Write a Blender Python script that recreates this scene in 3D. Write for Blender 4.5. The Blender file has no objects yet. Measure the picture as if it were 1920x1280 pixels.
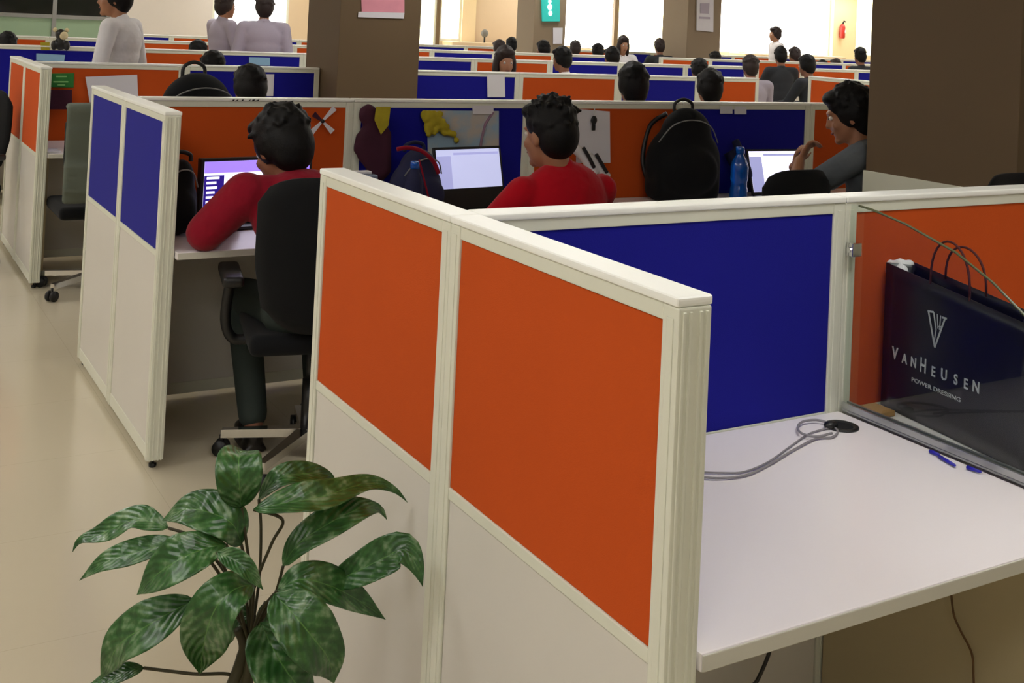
import bpy, bmesh, math, random
from mathutils import Vector, Matrix, Euler, noise
random.seed(7)
PI = math.pi
C = bpy.context.scene.collection
sc = bpy.context.scene

# ------------------------------------------------------------------ camera
W_, H_ = 1920.0, 1280.0
F, PX, PY = 2169.85, 981.8, -1.96
ROLL, PITCH, YAW = 0.0471, -0.0232, -0.5341
CAM = Vector((-0.9676, -1.1977, 1.5459))
_fw = Vector((-math.sin(YAW), math.cos(YAW), 0)); _rt = Vector((math.cos(YAW), math.sin(YAW), 0)); _up = Vector((0, 0, 1))
_fw2 = _fw*math.cos(PITCH) - _up*math.sin(PITCH); _up2 = _up*math.cos(PITCH) + _fw*math.sin(PITCH)
_rt3 = _rt*math.cos(ROLL) + _up2*math.sin(ROLL); _up3 = _up2*math.cos(ROLL) - _rt*math.sin(ROLL)
cd = bpy.data.cameras.new('camera'); cam = bpy.data.objects.new('camera', cd); C.objects.link(cam)
cd.sensor_width = 36; cd.sensor_fit = 'HORIZONTAL'; cd.lens = F/W_*36
cd.shift_x = (960-PX)/W_; cd.shift_y = (PY-640)/W_
cd.clip_start = .05; cd.clip_end = 200
m = Matrix((_rt3, _up3, -_fw2)).transposed().to_4x4(); m.translation = CAM
cam.matrix_world = m
sc.camera = cam

def at(u, v, x=None, y=None, z=None, d=None):
    r = _fw2 + _rt3*((u-PX)/F) - _up3*((v-PY)/F)
    if z is not None: t = (z-CAM.z)/r.z
    elif y is not None: t = (y-CAM.y)/r.y
    elif x is not None: t = (x-CAM.x)/r.x
    else: t = d
    return CAM + r*t

# ------------------------------------------------------------------ world, exposure
w = bpy.data.worlds.new('world'); sc.world = w; w.use_nodes = True
w.node_tree.nodes['Background'].inputs[0].default_value = (.9, .88, .8, 1)
w.node_tree.nodes['Background'].inputs[1].default_value = .3
sc.view_settings.view_transform = 'Standard'; sc.view_settings.look = 'None'
sc.view_settings.exposure = 0.68; sc.view_settings.gamma = 1
LAMP = 7.0      # ceiling light strength
WIN = 5.0       # lit window strength
try:
    sc.cycles.max_bounces = 8; sc.cycles.diffuse_bounces = 4; sc.cycles.sample_clamp_indirect = 6
    sc.cycles.caustics_reflective = False; sc.cycles.caustics_refractive = False
except Exception: pass

# ------------------------------------------------------------------ materials
def lin(c):
    return tuple(((v/255)/12.92 if v/255 <= .04045 else ((v/255+.055)/1.055)**2.4) for v in c) + (1,)
def mat(name, rgb, rough=.5, metal=0, var=.06, scale=8, bump=0, bscale=200, bdist=.002, sheen=0, spec=.5, trans=0, emit=0, coat=0, stretch=None):
    m = bpy.data.materials.new(name); m.use_nodes = True; nt = m.node_tree; b = nt.nodes['Principled BSDF']
    b.inputs['Roughness'].default_value = rough; b.inputs['Metallic'].default_value = metal
    b.inputs['Specular IOR Level'].default_value = spec
    if sheen: b.inputs['Sheen Weight'].default_value = sheen
    if coat: b.inputs['Coat Weight'].default_value = coat
    if trans: b.inputs['Transmission Weight'].default_value = trans
    c = lin(rgb)
    tc = nt.nodes.new('ShaderNodeTexCoord')
    vec = tc.outputs['Object']
    if stretch:
        mp = nt.nodes.new('ShaderNodeMapping'); mp.inputs['Scale'].default_value = stretch
        nt.links.new(vec, mp.inputs[0]); vec = mp.outputs[0]
    n = nt.nodes.new('ShaderNodeTexNoise'); n.inputs['Scale'].default_value = scale; n.inputs['Detail'].default_value = 4
    nt.links.new(vec, n.inputs['Vector'])
    mx = nt.nodes.new('ShaderNodeMix'); mx.data_type = 'RGBA'
    mx.inputs[6].default_value = tuple(v*(1-var) for v in c[:3])+(1,); mx.inputs[7].default_value = tuple(min(1, v*(1+var)) for v in c[:3])+(1,)
    nt.links.new(n.outputs[0], mx.inputs[0]); nt.links.new(mx.outputs[2], b.inputs['Base Color'])
    if emit:
        nt.links.new(mx.outputs[2], b.inputs['Emission Color']); b.inputs['Emission Strength'].default_value = emit
    if bump:
        n2 = nt.nodes.new('ShaderNodeTexNoise'); n2.inputs['Scale'].default_value = bscale; n2.inputs['Detail'].default_value = 2
        nt.links.new(vec, n2.inputs['Vector'])
        bp = nt.nodes.new('ShaderNodeBump'); bp.inputs['Strength'].default_value = bump; bp.inputs['Distance'].default_value = bdist
        nt.links.new(n2.outputs[0], bp.inputs['Height']); nt.links.new(bp.outputs[0], b.inputs['Normal'])
    return m
def simple_glass(name, tint, rough=0.0, alpha_mix=.93):
    m = bpy.data.materials.new(name); m.use_nodes = True; nt = m.node_tree
    for n in list(nt.nodes):
        if n.type != 'OUTPUT_MATERIAL': nt.nodes.remove(n)
    out = [n for n in nt.nodes if n.type == 'OUTPUT_MATERIAL'][0]
    tr = nt.nodes.new('ShaderNodeBsdfTransparent'); tr.inputs[0].default_value = tint
    gl = nt.nodes.new('ShaderNodeBsdfGlossy'); gl.inputs['Roughness'].default_value = rough
    fr0 = nt.nodes.new('ShaderNodeFresnel'); fr0.inputs[0].default_value = 1.5; ge = nt.nodes.new('ShaderNodeNewGeometry'); iv = nt.nodes.new('ShaderNodeMath'); iv.operation = 'SUBTRACT'; iv.inputs[0].default_value = 1; nt.links.new(ge.outputs['Backfacing'], iv.inputs[1]); fr = nt.nodes.new('ShaderNodeMath'); fr.operation = 'MULTIPLY'; nt.links.new(fr0.outputs[0], fr.inputs[0]); nt.links.new(iv.outputs[0], fr.inputs[1])
    ms = nt.nodes.new('ShaderNodeMixShader')
    nt.links.new(fr.outputs[0], ms.inputs[0]); nt.links.new(tr.outputs[0], ms.inputs[1]); nt.links.new(gl.outputs[0], ms.inputs[2])
    nt.links.new(ms.outputs[0], out.inputs[0])
    return m
M = dict(
    frame=mat('cream_powder_coat', (222, 223, 206), .38, var=.02),
    cap=mat('white_top_trim', (246, 247, 240), .33, var=.02),
    lower=mat('warm_white_laminate', (214, 210, 201), .42, var=.03, scale=3),
    orange=mat('orange_fabric', (197, 82, 30), .9, var=.05, scale=5, bump=.25, bscale=900, spec=.12),
    blue=mat('blue_fabric', (20, 20, 138), .9, var=.08, scale=5, bump=.25, bscale=900, sheen=.03, spec=.2),
    desk=mat('white_desk_laminate', (246, 240, 241), .3, var=.015, scale=2),
    deskedge=mat('desk_edge_band', (205, 203, 190), .4, var=.02),
    floor=None, black=mat('black_plastic', (20, 20, 21), .45, var=.1),
    blackfab=mat('black_fabric', (17, 18, 20), .9, var=.2, bump=.4, bscale=600, sheen=.05, spec=.2),
    chrome=mat('chrome', (225, 225, 225), .12, 1, var=.01),
    alu=mat('aluminium', (190, 192, 190), .35, .8, var=.03),
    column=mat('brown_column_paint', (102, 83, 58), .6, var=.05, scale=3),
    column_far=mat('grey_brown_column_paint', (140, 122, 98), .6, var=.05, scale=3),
    wall=mat('off_white_wall_paint', (204, 197, 190), .7, var=.02),
    tan=mat('tan_wall_paint', (212, 190, 160), .7, var=.02),
    cream=mat('cream_wall_paint', (236, 215, 175), .7, var=.02),
    ceil=mat('white_ceiling_tile', (225, 222, 210), .8, var=.02),
    skin=mat('brown_skin', (138, 92, 68), .55, var=.08, scale=14),
    skin2=mat('tan_skin', (176, 128, 98), .55, var=.08, scale=14),
    skin3=mat('warm_brown_skin', (160, 110, 80), .55, var=.08, scale=14),
    hair=mat('black_hair', (9, 8, 9), .6, var=.3, scale=60, bump=.4, bscale=160, spec=.25),
    hairbrown=mat('dark_brown_hair', (34, 18, 15), .6, var=.3, scale=60, bump=.6, bscale=160),
    eye=mat('eye_white', (225, 220, 212), .2), pupil=mat('dark_iris', (20, 14, 10), .15), lip=mat('lips', (120, 62, 52), .5),
    crimson=mat('crimson_shirt', (136, 18, 38), .85, var=.12, scale=9, bump=.6, bscale=17, bdist=.014, sheen=.1, spec=.1),
    red=mat('red_tshirt', (172, 10, 28), .85, var=.12, scale=9, bump=.6, bscale=14, bdist=.014, sheen=.1, spec=.1),
    greyshirt=mat('grey_green_shirt', (84, 90, 96), .85, var=.2, scale=10, bump=.6, bscale=15, bdist=.014),
    palegrey=mat('pale_grey_fabric', (150, 152, 166), .85, var=.1),
    whiteshirt=mat('white_shirt', (226, 224, 226), .8, var=.05, bump=.6, bscale=12, bdist=.016),
    lilacshirt=mat('pale_lilac_shirt', (176, 168, 184), .8, var=.05, bump=.3, bscale=60),
    trousers=mat('dark_trousers', (38, 42, 48), .85, var=.15),
    olive=mat('olive_trousers', (40, 50, 46), .85, var=.15),
    shoe=mat('dark_shoes', (24, 20, 18), .4),
    darkblue=mat('navy_cloth', (22, 26, 62), .85, var=.15),
    maroon=mat('maroon_cloth', (62, 16, 40), .85, var=.3, scale=14),
    paper=mat('white_paper', (222, 220, 226), .7, var=.03),
    bluepaper=mat('pale_blue_paper', (140, 180, 212), .7, var=.08),
    green_poster=mat('green_poster', (36, 120, 40), .6, var=.1),
    greenlight=mat('light_green_print', (140, 200, 120), .6),
    pink=mat('pink_poster', (226, 150, 166), .6, var=.2, scale=6),
    yellow=mat('yellow_cloth', (170, 156, 30), .8, var=.3, scale=30),
    bottle=mat('blue_plastic_bottle', (16, 96, 200), .15, var=.1, trans=.35, coat=.3),
    clearblue=mat('clear_bluish_plastic', (150, 170, 200), .15, var=.1, trans=.5),
    silver=mat('silver_print', (205, 208, 212), .35, .2, var=.05),
    bagpaper=mat('black_glossy_bag_paper', (18, 17, 26), .3, var=.1, spec=.5),
    rope=mat('dark_red_rope', (70, 14, 16), .8),
    cable=mat('grey_cable', (140, 136, 140), .5), darkcable=mat('dark_cable', (40, 38, 34), .5), browncable=mat('brown_cable', (96, 66, 30), .6),
    gable=mat('beige_laminate', (190, 176, 140), .5, var=.04, scale=3),
    greygreen=mat('grey_green_upholstery', (92, 99, 88), .85, var=.12, bump=.3, bscale=90),
    stem=mat('plant_stem', (56, 52, 26), .6, var=.3), soil=mat('potting_soil', (52, 38, 28), .95, var=.4, scale=60), pot=mat('terracotta_pot', (150, 84, 56), .7, var=.08),
    blueink=mat('blue_plastic_clip', (40, 36, 170), .4), tape=mat('clear_tape', (214, 214, 214), .3), brownbox=mat('brown_card', (170, 130, 80), .7),
    map=None, teal=mat('teal_lit_sign', (30, 130, 120), .4, emit=1.0), whitelit=mat('lit_white_letter', (220, 255, 250), .4, emit=2.0),
    redpaint=mat('red_painted_steel', (170, 40, 30), .35), greyplastic=mat('grey_plastic', (120, 120, 118), .5), tan_face=mat('plush_cream', (214, 200, 160), .9),
)
def floor_mat():
    m = mat('polished_cream_floor_tile', (204, 193, 168), .16, var=.04, scale=1.3, spec=.5)
    nt = m.node_tree; b = nt.nodes['Principled BSDF']; src = b.inputs['Base Color'].links[0].from_socket
    tc = nt.nodes.new('ShaderNodeTexCoord'); br = nt.nodes.new('ShaderNodeTexBrick')
    br.offset = 0; br.inputs['Scale'].default_value = 1; br.inputs['Brick Width'].default_value = .6; br.inputs['Row Height'].default_value = .6
    br.inputs['Mortar Size'].default_value = .0012; br.inputs['Mortar'].default_value = lin((192, 181, 156))
    nt.links.new(tc.outputs['Object'], br.inputs['Vector']); nt.links.new(src, br.inputs['Color1']); nt.links.new(src, br.inputs['Color2'])
    nt.links.new(br.outputs['Color'], b.inputs['Base Color'])
    return m
M['floor'] = floor_mat()
def emit_mat(name, rgb, s):
    m = mat(name, rgb, .6, emit=s, var=.02); return m
M['lamp'] = emit_mat('ceiling_lamp_diffuser', (255, 252, 250), LAMP)
M['win'] = emit_mat('lit_white_window', (255, 253, 246), WIN)
M['winwarm'] = emit_mat('lit_warm_window', (255, 240, 205), WIN*.38)
M['winyel'] = emit_mat('lit_pale_yellow_window', (255, 246, 200), WIN*.7)
M['screenwhite'] = emit_mat('screen_white', (232, 228, 255), .95)
M['screenlav'] = emit_mat('screen_lavender', (150, 120, 240), .8)
M['screendark'] = emit_mat('screen_dark_violet', (40, 22, 120), .7)
M['screengrey'] = emit_mat('screen_pale_grey', (182, 186, 222), .62)
M['screengrey2'] = emit_mat('screen_grey_lilac', (158, 160, 206), .6)
M['glass'] = simple_glass('clear_glass', (.93, .96, .94, 1))
M['greenglass'] = simple_glass('green_tinted_glass', (.45, .62, .5, 1), .02)
M['frost'] = mat('frosted_green_glass', (118, 138, 112), .35, var=.05, scale=1.2, emit=.12)
M['darkwin'] = mat('dark_window_glass', (10, 16, 12), .08, spec=.6)
def leaf_mat():
    m = bpy.data.materials.new('variegated_leaf'); m.use_nodes = True; nt = m.node_tree; b = nt.nodes['Principled BSDF']
    N = nt.nodes.new; L = nt.links.new
    uv = N('ShaderNodeUVMap'); uv.uv_map = 'UVMap'
    sep = N('ShaderNodeSeparateXYZ'); L(uv.outputs[0], sep.inputs[0])
    # v in -1..1 across (stored 0..1)
    ab = N('ShaderNodeMath'); ab.operation = 'MULTIPLY_ADD'; ab.inputs[1].default_value = 2; ab.inputs[2].default_value = -1; L(sep.outputs[1], ab.inputs[0])
    av = N('ShaderNodeMath'); av.operation = 'ABSOLUTE'; L(ab.outputs[0], av.inputs[0])
    # side veins: sin(60*(u - .35|v|))
    t1 = N('ShaderNodeMath'); t1.operation = 'MULTIPLY_ADD'; t1.inputs[1].default_value = -.28; L(av.outputs[0], t1.inputs[0]); L(sep.outputs[0], t1.inputs[2])
    t2 = N('ShaderNodeMath'); t2.operation = 'MULTIPLY'; t2.inputs[1].default_value = 62; L(t1.outputs[0], t2.inputs[0])
    t3 = N('ShaderNodeMath'); t3.operation = 'SINE'; L(t2.outputs[0], t3.inputs[0])
    nz = N('ShaderNodeTexNoise'); nz.inputs['Scale'].default_value = 46; nz.inputs['Detail'].default_value = 5
    tc = N('ShaderNodeTexCoord'); L(tc.outputs['Object'], nz.inputs['Vector'])
    ad = N('ShaderNodeMath'); ad.operation = 'MULTIPLY_ADD'; ad.inputs[1].default_value = .035; L(t3.outputs[0], ad.inputs[0]); L(nz.outputs[0], ad.inputs[2])
    # variegation stays away from midrib edge
    cr = N('ShaderNodeValToRGB'); L(ad.outputs[0], cr.inputs[0])
    e = cr.color_ramp.elements; e[0].position = .40; e[0].color = lin((30, 74, 26)); e[1].position = .70; e[1].color = lin((116, 142, 104))
    e2 = cr.color_ramp.elements.new(.54); e2.color = lin((52, 98, 44))
    mr = N('ShaderNodeValToRGB'); L(av.outputs[0], mr.inputs[0]); mr.color_ramp.elements[0].position = .0; mr.color_ramp.elements[0].color = (1, 1, 1, 1); mr.color_ramp.elements[1].position = .035; mr.color_ramp.elements[1].color = (0, 0, 0, 1)
    mx = N('ShaderNodeMix'); mx.data_type = 'RGBA'; L(mr.outputs[0], mx.inputs[0]); L(cr.outputs[0], mx.inputs[6]); mx.inputs[7].default_value = lin((86, 132, 62))
    L(mx.outputs[2], b.inputs['Base Color']); b.inputs['Roughness'].default_value = .33
    b.inputs['Coat Weight'].default_value = .15
    bp = N('ShaderNodeBump'); bp.inputs['Strength'].default_value = .25; bp.inputs['Distance'].default_value = .003; L(t3.outputs[0], bp.inputs['Height']); L(bp.outputs[0], b.inputs['Normal'])
    return m
M['leaf'] = leaf_mat()
def map_mat():
    m = mat('faded_map_print', (176, 184, 196), .6, var=.05); nt = m.node_tree; b = nt.nodes['Principled BSDF']
    tc = nt.nodes.new('ShaderNodeTexCoord'); n = nt.nodes.new('ShaderNodeTexNoise'); n.inputs['Scale'].default_value = 7; n.inputs['Detail'].default_value = 3
    nt.links.new(tc.outputs['Object'], n.inputs['Vector']); cr = nt.nodes.new('ShaderNodeValToRGB'); nt.links.new(n.outputs[0], cr.inputs[0])
    e = cr.color_ramp.elements; e[0].position = .42; e[0].color = lin((150, 178, 200)); e[1].position = .56; e[1].color = lin((186, 180, 172))
    nt.links.new(cr.outputs[0], b.inputs['Base Color']); return m
M['map'] = map_mat()

# ------------------------------------------------------------------ mesh helpers
class MB:
    def __init__(s): s.bm = bmesh.new()
    def box(s, a, b, bev=0, rot=None, seg=2):
        a = Vector(a); b = Vector(b); c = (a+b)/2; d = b-a
        t = bmesh.new(); r = bmesh.ops.create_cube(t, size=1)
        for v in t.verts: v.co = Vector((v.co.x*d.x, v.co.y*d.y, v.co.z*d.z))
        if bev: bmesh.ops.bevel(t, geom=t.edges[:], offset=min(bev, min(abs(d.x), abs(d.y), abs(d.z))*.49), segments=seg, affect='EDGES', profile=.6)
        mtx = Matrix.Translation(c) @ (rot.to_4x4() if rot else Matrix())
        s._add(t, mtx); return s
    def _add(s, t, mtx=None):
        if mtx is not None: bmesh.ops.transform(t, matrix=mtx, verts=t.verts[:])
        me = bpy.data.meshes.new('tmp'); t.to_mesh(me); t.free(); s.bm.from_mesh(me); bpy.data.meshes.remove(me)
    def sph(s, c, r, sub=3, rot=None):
        if not hasattr(r, '__len__'): r = (r, r, r)
        t = bmesh.new(); bmesh.ops.create_icosphere(t, subdivisions=sub, radius=1)
        mt = Matrix.Translation(Vector(c)) @ (rot.to_4x4() if rot else Matrix()) @ Matrix.Diagonal((r[0], r[1], r[2], 1))
        s._add(t, mt); return s
    def cyl(s, a, b, r0, r1=None, n=20, cap=True):
        r1 = r0 if r1 is None else r1; a = Vector(a); b = Vector(b); d = b-a
        t = bmesh.new(); bmesh.ops.create_cone(t, cap_ends=cap, segments=n, radius1=r0, radius2=r1, depth=d.length)
        s._add(t, Matrix.Translation((a+b)/2) @ d.to_track_quat('Z', 'Y').to_matrix().to_4x4()); return s
    def cap(s, a, b, r0, r1=None, n=16, sub=2):
        r1 = r0 if r1 is None else r1
        s.cyl(a, b, r0, r1, n); s.sph(a, r0, sub); s.sph(b, r1, sub); return s
    def tube(s, pts, r, n=8, closed=False):
        pts = [Vector(p) for p in pts]; rings = []; N = len(pts)
        rr = r if hasattr(r, '__len__') else [r]*N
        nrm = None
        for i, p in enumerate(pts):
            t = (pts[min(i+1, N-1)]-pts[max(i-1, 0)]).normalized()
            if nrm is None: nrm = t.orthogonal().normalized()
            nrm = (nrm - t*nrm.dot(t)); nrm = nrm.normalized() if nrm.length > 1e-6 else t.orthogonal().normalized()
            bn = t.cross(nrm)
            rings.append([s.bm.verts.new(p + (nrm*math.cos(2*PI*k/n)+bn*math.sin(2*PI*k/n))*rr[i]) for k in range(n)])
        for i in range(N-1):
            for k in range(n): s.bm.faces.new((rings[i][k], rings[i][(k+1) % n], rings[i+1][(k+1) % n], rings[i+1][k]))
        s.bm.faces.new(rings[0][::-1]); s.bm.faces.new(rings[-1]); return s
    def lathe(s, prof, c=(0, 0, 0), n=28):
        c = Vector(c); rings = []
        for r, z in prof: rings.append([s.bm.verts.new(c+Vector((r*math.cos(2*PI*k/n), r*math.sin(2*PI*k/n), z))) for k in range(n)])
        for i in range(len(prof)-1):
            for k in range(n): s.bm.faces.new((rings[i][k], rings[i][(k+1) % n], rings[i+1][(k+1) % n], rings[i+1][k]))
        s.bm.faces.new(rings[0][::-1]); s.bm.faces.new(rings[-1]); return s
    def prism(s, poly, vec):
        vec = Vector(vec); a = [s.bm.verts.new(Vector(p)) for p in poly]; b = [s.bm.verts.new(Vector(p)+vec) for p in poly]
        n = len(poly); s.bm.faces.new(a[::-1]); s.bm.faces.new(b)
        for i in range(n): s.bm.faces.new((a[i], a[(i+1) % n], b[(i+1) % n], b[i]))
        return s
    def build(s, name, m, parent=None, smooth=False, data=False):
        bmesh.ops.recalc_face_normals(s.bm, faces=s.bm.faces[:])
        me = bpy.data.meshes.new(name); s.bm.to_mesh(me); s.bm.free()
        for p in me.polygons: p.use_smooth = smooth
        me.materials.append(M[m] if isinstance(m, str) else m)
        if data: return me
        o = bpy.data.objects.new(name, me); C.objects.link(o)
        if parent: o.parent = parent
        return o
def blob(mb, name, m, parent=None, voxel=.01, smooth=6, loc=None):
    """fuse the shapes gathered in mb into one continuous smooth surface"""
    me = mb.build(name, m, data=True)
    o = bpy.data.objects.new('tmpblob', me); C.objects.link(o)
    r = o.modifiers.new('r', 'REMESH'); r.mode = 'VOXEL'; r.voxel_size = voxel; r.use_smooth_shade = True
    if smooth: s_ = o.modifiers.new('s', 'SMOOTH'); s_.iterations = smooth; s_.factor = .5
    dg = bpy.context.evaluated_depsgraph_get(); dg.update()
    me2 = bpy.data.meshes.new_from_object(o.evaluated_get(dg)); me2.name = name
    bpy.data.objects.remove(o); bpy.data.meshes.remove(me)
    me2.materials.clear(); me2.materials.append(M[m])
    for p in me2.polygons: p.use_smooth = True
    q = bpy.data.objects.new(name, me2); C.objects.link(q)
    if parent: q.parent = parent
    return q
def tag(o, label, cat, group=None):
    o['label'] = label; o['category'] = cat
    if group: o['group'] = group
    return o
def thing(name, label, cat, loc=(0, 0, 0), rz=0, group=None):
    o = bpy.data.objects.new(name, None); C.objects.link(o); o.location = loc; o.rotation_euler = (0, 0, rz); o.empty_display_size = .1
    return tag(o, label, cat, group)
def struct(o): o['kind'] = 'structure'; return o
def dup(root, loc, rz=None, label=None, group=None, scale=None):
    r = root.copy(); C.objects.link(r); r.location = loc
    if rz is not None: r.rotation_euler = (0, 0, rz)
    if label: r['label'] = label
    if group: r['group'] = group
    if scale: r.scale = (scale,)*3
    for ch in list(root.children):
        c = ch.copy(); C.objects.link(c); c.parent = r
        for g in list(ch.children):
            e = g.copy(); C.objects.link(e); e.parent = c
    return r
def text_part(name, body, size, m, parent, mtx, depth=.0006, sx=1.0, bold=.0):
    cu = bpy.data.curves.new('t', 'FONT'); cu.body = body; cu.size = size; cu.align_x = 'CENTER'; cu.align_y = 'CENTER'; cu.extrude = depth; cu.offset = bold
    o = bpy.data.objects.new('t', cu); C.objects.link(o); dg = bpy.context.evaluated_depsgraph_get(); dg.update()
    me = bpy.data.meshes.new_from_object(o.evaluated_get(dg)); bpy.data.objects.remove(o)
    me.transform(mtx @ Matrix.Diagonal((sx, 1, 1, 1))); me.materials.clear(); me.materials.append(M[m]); me.name = name
    q = bpy.data.objects.new(name, me); C.objects.link(q); q.parent = parent; return q

# ------------------------------------------------------------------ room shell
X0, X1R, Y0, Y1 = -4.0, 27.0, -5.0, 21.0
CEIL = 2.85
struct(MB().box((X0, Y0, -.1), (X1R, Y1+3, 0)).build('floor', 'floor'))
struct(MB().box((X0, Y0, CEIL), (X1R, Y1+3, CEIL+.1)).build('ceiling', 'ceil'))
struct(MB().box((X0-.15, Y0, 0), (X0, Y1, CEIL)).build('wall_left', 'wall'))
struct(MB().box((X1R, Y0, 0), (X1R+.15, Y1, CEIL)).build('wall_right', 'cream'))
struct(MB().box((X0, Y0-.15, 0), (X1R, Y0, CEIL)).build('wall_front', 'wall'))
# back wall: solid stretches, lit glazing and green glass
def wallseg(n, x0, x1, m, z0=0, z1=CEIL, y=Y1, t=.15):
    return struct(MB().box((x0, y, z0), (x1, y+t, z1)).build(n, m))
wallseg('wall_back', 3.35, 5.23, 'wall')
wallseg('wall_back', 6.75, 9.55, 'tan')
wallseg('wall_back', 10.62, 10.95, 'cream', y=Y1-.05, t=.2)
wallseg('wall_back', 10.95, 13.2, 'tan')
wallseg('wall_back', 16.3, 17.3, 'tan')
wallseg('wall_back', 21.6, 22.45, 'cream', y=Y1-.12, t=.27)
wallseg('wall_back', 24.2, 27, 'cream')
wc = 0
def window(x0, x1, m, z0=.85, z1=CEIL-.1, sill='cream', mull=(), fm='frame'):
    global wc; wc += 1
    r = bpy.data.objects.new('window_%d' % wc, None); C.objects.link(r); struct(r)
    b = MB(); f = .05
    b.box((x0, Y1, z0-f), (x1, Y1+.1, z0)); b.box((x0, Y1, z1), (x1, Y1+.1, CEIL)); b.box((x0, Y1, z0), (x0+f, Y1+.1, z1)); b.box((x1-f, Y1, z0), (x1, Y1+.1, z1))
    b.build('window_frame', fm, r)
    for q in mull: MB().box((q-.04, Y1-.01, z0), (q+.04, Y1+.09, z1)).build('mullion', 'column', r)
    MB().box((x0+f, Y1+.04, z0), (x1-f, Y1+.06, z1)).build('pane', m, r)
    MB().box((x0, Y1, 0), (x1, Y1+.15, z0-f)).build('sill_wall', sill, r)
    return r
window(5.23, 6.75, 'win', z0=.95); window(9.55, 10.02, 'winyel', z0=.8); window(10.1, 10.62, 'win', z0=1.2)
window(13.2, 14.68, 'win', z0=1.1, fm='cream'); window(14.68, 16.3, 'winyel', z0=1.0); window(17.3, 21.6, 'win', z0=1.15); window(22.45, 24.2, 'winyel', z0=1.2)
struct(MB().box((10.02, Y1-.03, 0), (10.1, Y1+.1, CEIL)).build('trim_1', 'column'))
struct(MB().box((14.62, Y1-.05, 0), (14.74, Y1+.04, CEIL)).build('trim_2', 'column'))
# green glazed wall at the far left
r = bpy.data.objects.new('window_8', None); C.objects.link(r); struct(r)
b = MB()
for z in (.0, .62, 1.28): b.box((X0, Y1-.02, z), (3.35, Y1+.08, z+.07))
for x in (-3.9, -1.6, .3, 2.35, 3.28): b.box((x, Y1-.03, 0), (x+.07, Y1+.09, CEIL))
b.build('window_frame', 'greyplastic', r)
MB().box((X0, Y1+.02, .05), (3.35, Y1+.04, 1.3)).build('frosted_pane', 'frost', r)
MB().box((X0, Y1+.02, 1.3), (3.35, Y1+.04, CEIL)).build('dark_pane', 'darkwin', r)

# square structural columns
def column(x0, y0, x1, y1, m, n):
    r = struct(MB().box((x0, y0, 0), (x1, y1, CEIL), .004).build('trim_%d' % n, m)); return r
column(1.85, 5.9, 2.43, 6.5, 'column', 3)
column(3.0, 1.69, 3.7, 2.455, 'column', 4)
zd_ = at(1622, 319, x=2.995).z
struct(MB().box((2.992, 1.682, 0), (3.708, 2.463, zd_), .003).build('trim_7', 'frame'))
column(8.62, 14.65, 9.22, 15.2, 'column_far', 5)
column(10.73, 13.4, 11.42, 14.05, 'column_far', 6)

# ceiling lights, all out of view; layout chosen to light the room
def ceiling_light():
    t = thing('ceiling_light', 'square recessed ceiling light panel with white diffuser, unseen, placed to light the room', 'ceiling light', group='ceiling light panels')
    b = MB()
    for a, c in (((-.6, -.3), (.6, -.28)), ((-.6, .28), (.6, .3)), ((-.6, -.28), (-.58, .28)), ((.58, -.28), (.6, .28))): b.box((a[0], a[1], -.02), (c[0], c[1], 0))
    b.build('frame', 'frame', t); MB().box((-.58, -.28, -.015), (.58, .28, -.003)).build('diffuser', 'lamp', t); return t
cl = None
spots = [(-1.9, -3.6+2.0*j) for j in range(13)] + [(.9, -.2), (8.4, -1.8)]  # unseen aisle row for the end panels; single panel added to brighten the near desk
for i in range(8):
    for j in range(6): spots.append((2.6+3.2*i, 5.1+3.0*j))
for i in range(2, 8): spots.append((2.6+3.2*i, 1.6))
if True:
    for sp_ in spots:
        p_ = (sp_[0], sp_[1], CEIL)
        if cl is None: cl = ceiling_light(); cl.location = p_
        else: dup(cl, p_)

# ------------------------------------------------------------------ partitions
T = .055; ZO = .728; HT = 1.2; RAIL = .037
def partition(name, label, loc, rz, bays, colf, colb, group, end_post=(True, True), feet=True, detail=True):
    """bays: widths along local x; front faces local -y"""
    t = thing(name, label, 'partition', loc, rz, group)
    L = sum(bays); e = .036
    f = MB()
    x = 0
    for k, wd in enumerate(bays):
        for xx in (x, x+wd-e):
            f.box((xx, 0, .03), (xx+e, T, HT-.014), .003)
            if detail: f.box((xx+e*.3, -.0015, .03), (xx+e*.7, T+.0015, HT-.03), .001)
        f.box((x+e, .001, HT-RAIL), (x+wd-e, T-.001, HT-.014), .002)
        f.box((x+e, .001, ZO-.02), (x+wd-e, T-.001, ZO), .002)
        f.box((x+e, .002, .03), (x+wd-e, T-.002, .075), .002)
        x += wd
    if len(bays) > 1:
        for ya in (.006, .0165, .034, .044): f.box((L-.001, ya, .03), (L+.0025, ya+.005, HT-.02), .001)
    f.build('frame', 'frame', t)
    x = 0
    for k, wd in enumerate(bays):
        MB().box((x+.001, -.003, HT-.014), (x+wd-.001, T+.003, HT), .005, seg=3).build('top_cap', 'cap', t)
        for (ya, yb, c) in ((.004, .012, colf[k]), (T-.012, T-.004, colb[k])):
            MB().box((x+e, ya, ZO), (x+wd-e, yb, HT-RAIL), .002).build('fabric_tile', c, t)
            MB().box((x+e+.002, ya-.0 , .075), (x+wd-e-.002, yb, ZO-.022), .001).build('lower_panel', 'lower', t)
        x += wd
    if feet:
        for xx in (.03, L-.03):
            MB().lathe([(.011, .0), (.013, .003), (.013, .012), (.004, .014), (.004, .034)][::1], (xx, T/2, 0), 14).build('leveling_foot', 'black', t, True)
    return t
per = 2.7714; BAY = .6566
NTH = ['first', 'second', 'third', 'fourth', 'fifth', 'sixth', 'seventh', 'eighth', 'ninth', 'tenth', 'eleventh', 'twelfth', 'thirteenth', 'fourteenth', 'fifteenth', 'sixteenth', 'seventeenth', 'eighteenth', 'nineteenth', 'twentieth']
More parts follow.
